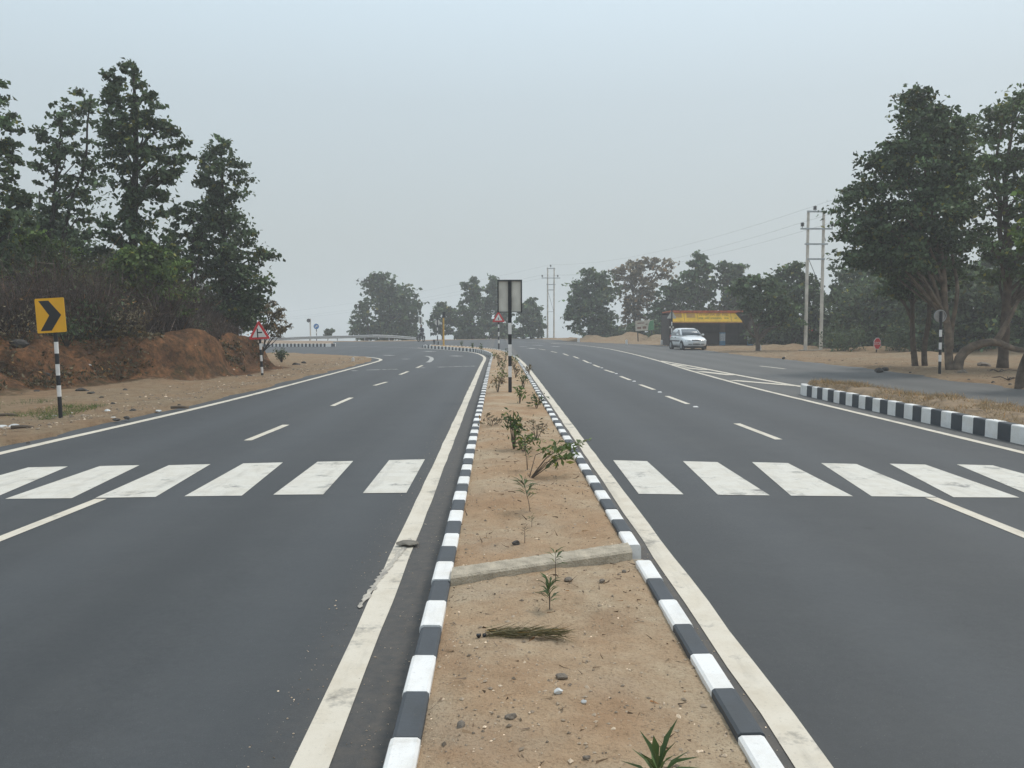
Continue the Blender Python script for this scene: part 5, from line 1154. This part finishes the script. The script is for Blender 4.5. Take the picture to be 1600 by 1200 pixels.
o = link('straw_bundle', fast_mesh('straw_bundle', ribbons(B, d, rng.uniform(.04, .13, n), np.full(n, .0035), rng.normal(0, .15, n), seg=2), 4, leaf_mat('straw_olive', (.14, .12, .055), .1), np.tile(tints(n, .35), (2, 1)))); o.location = (x_, y_, z_)
tag(o, 'flattened bundle of olive dry stalks lying on the median soil', 'straw')
for px, py, r, lb in ((636, 853, .075, 'grey slab fragment lying on the left edge line'),): 
    g = G(px, py); b = MB(); b.rock((0, 0, .018), r, 5, .28, sub=2); tag(b.build('slab_fragment', mat('slab', (.20, .18, .15), .9, amt=.3), loc=(g.x, g.y, .004)), lb, 'fragment')
for px, py, r, m, lb in ((888, 907, .026, M_STONE, 'brown clod right of the thin sapling'), (940, 912, .02, M_STONE, 'small brown clod further right in the median'), (877, 1060, .022, M_STONE, 'ochre pebble in the middle of the near median soil'), (798, 1133, .022, M_STONE, 'larger ochre stone in the near median soil'), (720, 1145, .02, M_STONE, 'grey stone by the near left kerb'), (917, 1188, .013, M_STONE, 'brown pebble left of the bottom rosette'),
                         (806, 854, .03, M_STONED, 'black clod in the rubbly soil beyond the beam'), (872, 1094, .016, M_BAG, 'white pebble in the near median soil'), (912, 1106, .012, M_BAG, 'bright white pebble right of the middle'), (975, 892, .018, M_STONE, 'pale stone in front of the beam by the right kerb')):
    x_, y_, z_ = on_median(px, py); b = MB(); b.rock((0, 0, r*.3), r, px+py, .7, sub=2); tag(b.build('pebble', m, loc=(x_, y_, z_)), lb, 'stone', 'larger stones in the median soil')
OCT = np.array([(1, 0, 0), (0, 1, 0), (-1, 0, 0), (0, -1, 0), (0, 0, 1), (0, 0, -1)], float); OF = np.array([(0, 1, 4), (1, 2, 4), (2, 3, 4), (3, 0, 4), (1, 0, 5), (2, 1, 5), (3, 2, 5), (0, 3, 5)])
def gravel(name, label, x, y, z, s, m, tv=.35, base=(1, 1, 1), flat=.55, warm=.1):
    n = len(x); J = OCT[None]*rng.uniform(.6, 1.3, (n, 6, 1)); a = rng.uniform(0, 6.28, n); c_, s_ = np.cos(a)[:, None], np.sin(a)[:, None]
    V = np.stack([J[..., 0]*c_-J[..., 1]*s_*.7, J[..., 0]*s_+J[..., 1]*c_*.7, J[..., 2]*flat], -1)*s[:, None, None]+np.stack([x, y, z+s*.15], 1)[:, None]
    o = stuff(link(name, fast_mesh(name, V[:, OF].reshape(-1, 3), 3, m, np.repeat(tints(n, tv, base, warm), 8, 0)))); o['label'] = label
M_GRAV = leaf_mat('gravel', (.36, .28, .20), 0)
n = 7000; y = 2.2*np.exp(rng.random(n)*1.9); u = rng.random(n)**1.0; xl_ = np.interp(y, yn, L1[:, 0]); xr_ = np.interp(y, yn, R1[:, 0]); x = xl_+(xr_-xl_)*u
k = fbm(x, y, 2.2, 3, 5)+rng.normal(0, .25, n) > -.15; x, y, u = x[k], y[k], u[k]; s = np.clip(rng.lognormal(-5.55, .55, len(x)), .0015, .016)
gravel('gravel', 'small stones and crumbs scattered over the median soil', x, y, soil_z(x, y, u), s, M_GRAV, .5, warm=0)
n = 560; y = rng.uniform(2.4, 12, n); u = rng.random(n); xl_ = np.interp(y, yn, L1[:, 0]); xr_ = np.interp(y, yn, R1[:, 0]); x = xl_+(xr_-xl_)*u; z = soil_z(x, y, u)
B = np.stack([x, y, z+.004], 1); d = rng.normal(size=(n, 3)); d[:, 2] *= .25
o = stuff(link('leaf_litter', fast_mesh('leaf_litter', ribbons(B, d, rng.uniform(.015, .06, n), rng.uniform(.003, .012, n), rng.normal(0, .4, n), seg=2), 4, leaf_mat('litter', (.13, .085, .05), .05), np.tile(tints(n, .45), (2, 1))))); o['label'] = 'dry leaf and twig scraps on the median soil'
n = 1500; y = 2.6*np.exp(rng.random(n)*1.6); x = np.where(rng.random(n) < .7, rng.uniform(-.98, -.385, n), rng.uniform(.93, 1.12, n)); s = np.clip(rng.lognormal(-6.0, .5, n), .001, .008)
gravel('road_grit', 'fine grit along the foot of the median kerbs', x, y, np.full(n, .001), s, M_GRAV, .5, (1.1, 1.1, 1.1), warm=0)
n = 3500; y = rng.uniform(9, 44, n); ex = np.interp(y, lineL[:150, 1], lineL[:150, 0]); x = ex-.75-rng.exponential(.8, n); k = (x > np.interp(y, FOOT_Y, FOOT_X)-1); x, y = x[k], y[k]
gravel('gravel', 'stones strewn over the sandy left verge', x, y, height(x, y)+.012, np.clip(rng.lognormal(-4.2, .55, len(x)), .006, .07), M_GRAV, .45, (.8, .8, .8), warm=0)
n = 2200; y = rng.uniform(17, 60, n); x = 14.6+rng.exponential(2.6, n); gravel('gravel', 'stones and clods strewn over the sandy right verge', x, y, height(x, y)+.012, np.clip(rng.lognormal(-4.1, .5, n), .008, .07), M_GRAV, .45, (.7, .65, .6), warm=0)
n = 900; y = rng.uniform(14, 22, n); x = 7.4+rng.random(n)*1.2
# ------------------------------------------------------------------ air
b = MB(); b.box((0, 700, -8), (3240, 1800, 78)); hm = bpy.data.materials.new('haze_air'); hm.use_nodes = True; hn = hm.node_tree.nodes; hn.remove(hn['Principled BSDF'])
pv = hn.new('ShaderNodeVolumePrincipled'); pv.inputs['Color'].default_value = (.97, .985, 1, 1); pv.inputs['Density'].default_value = HAZE_DENSITY; pv.inputs['Anisotropy'].default_value = .2
hm.node_tree.links.new(pv.outputs[0], hn['Material Output'].inputs['Volume']); stuff(b.build('haze', hm))
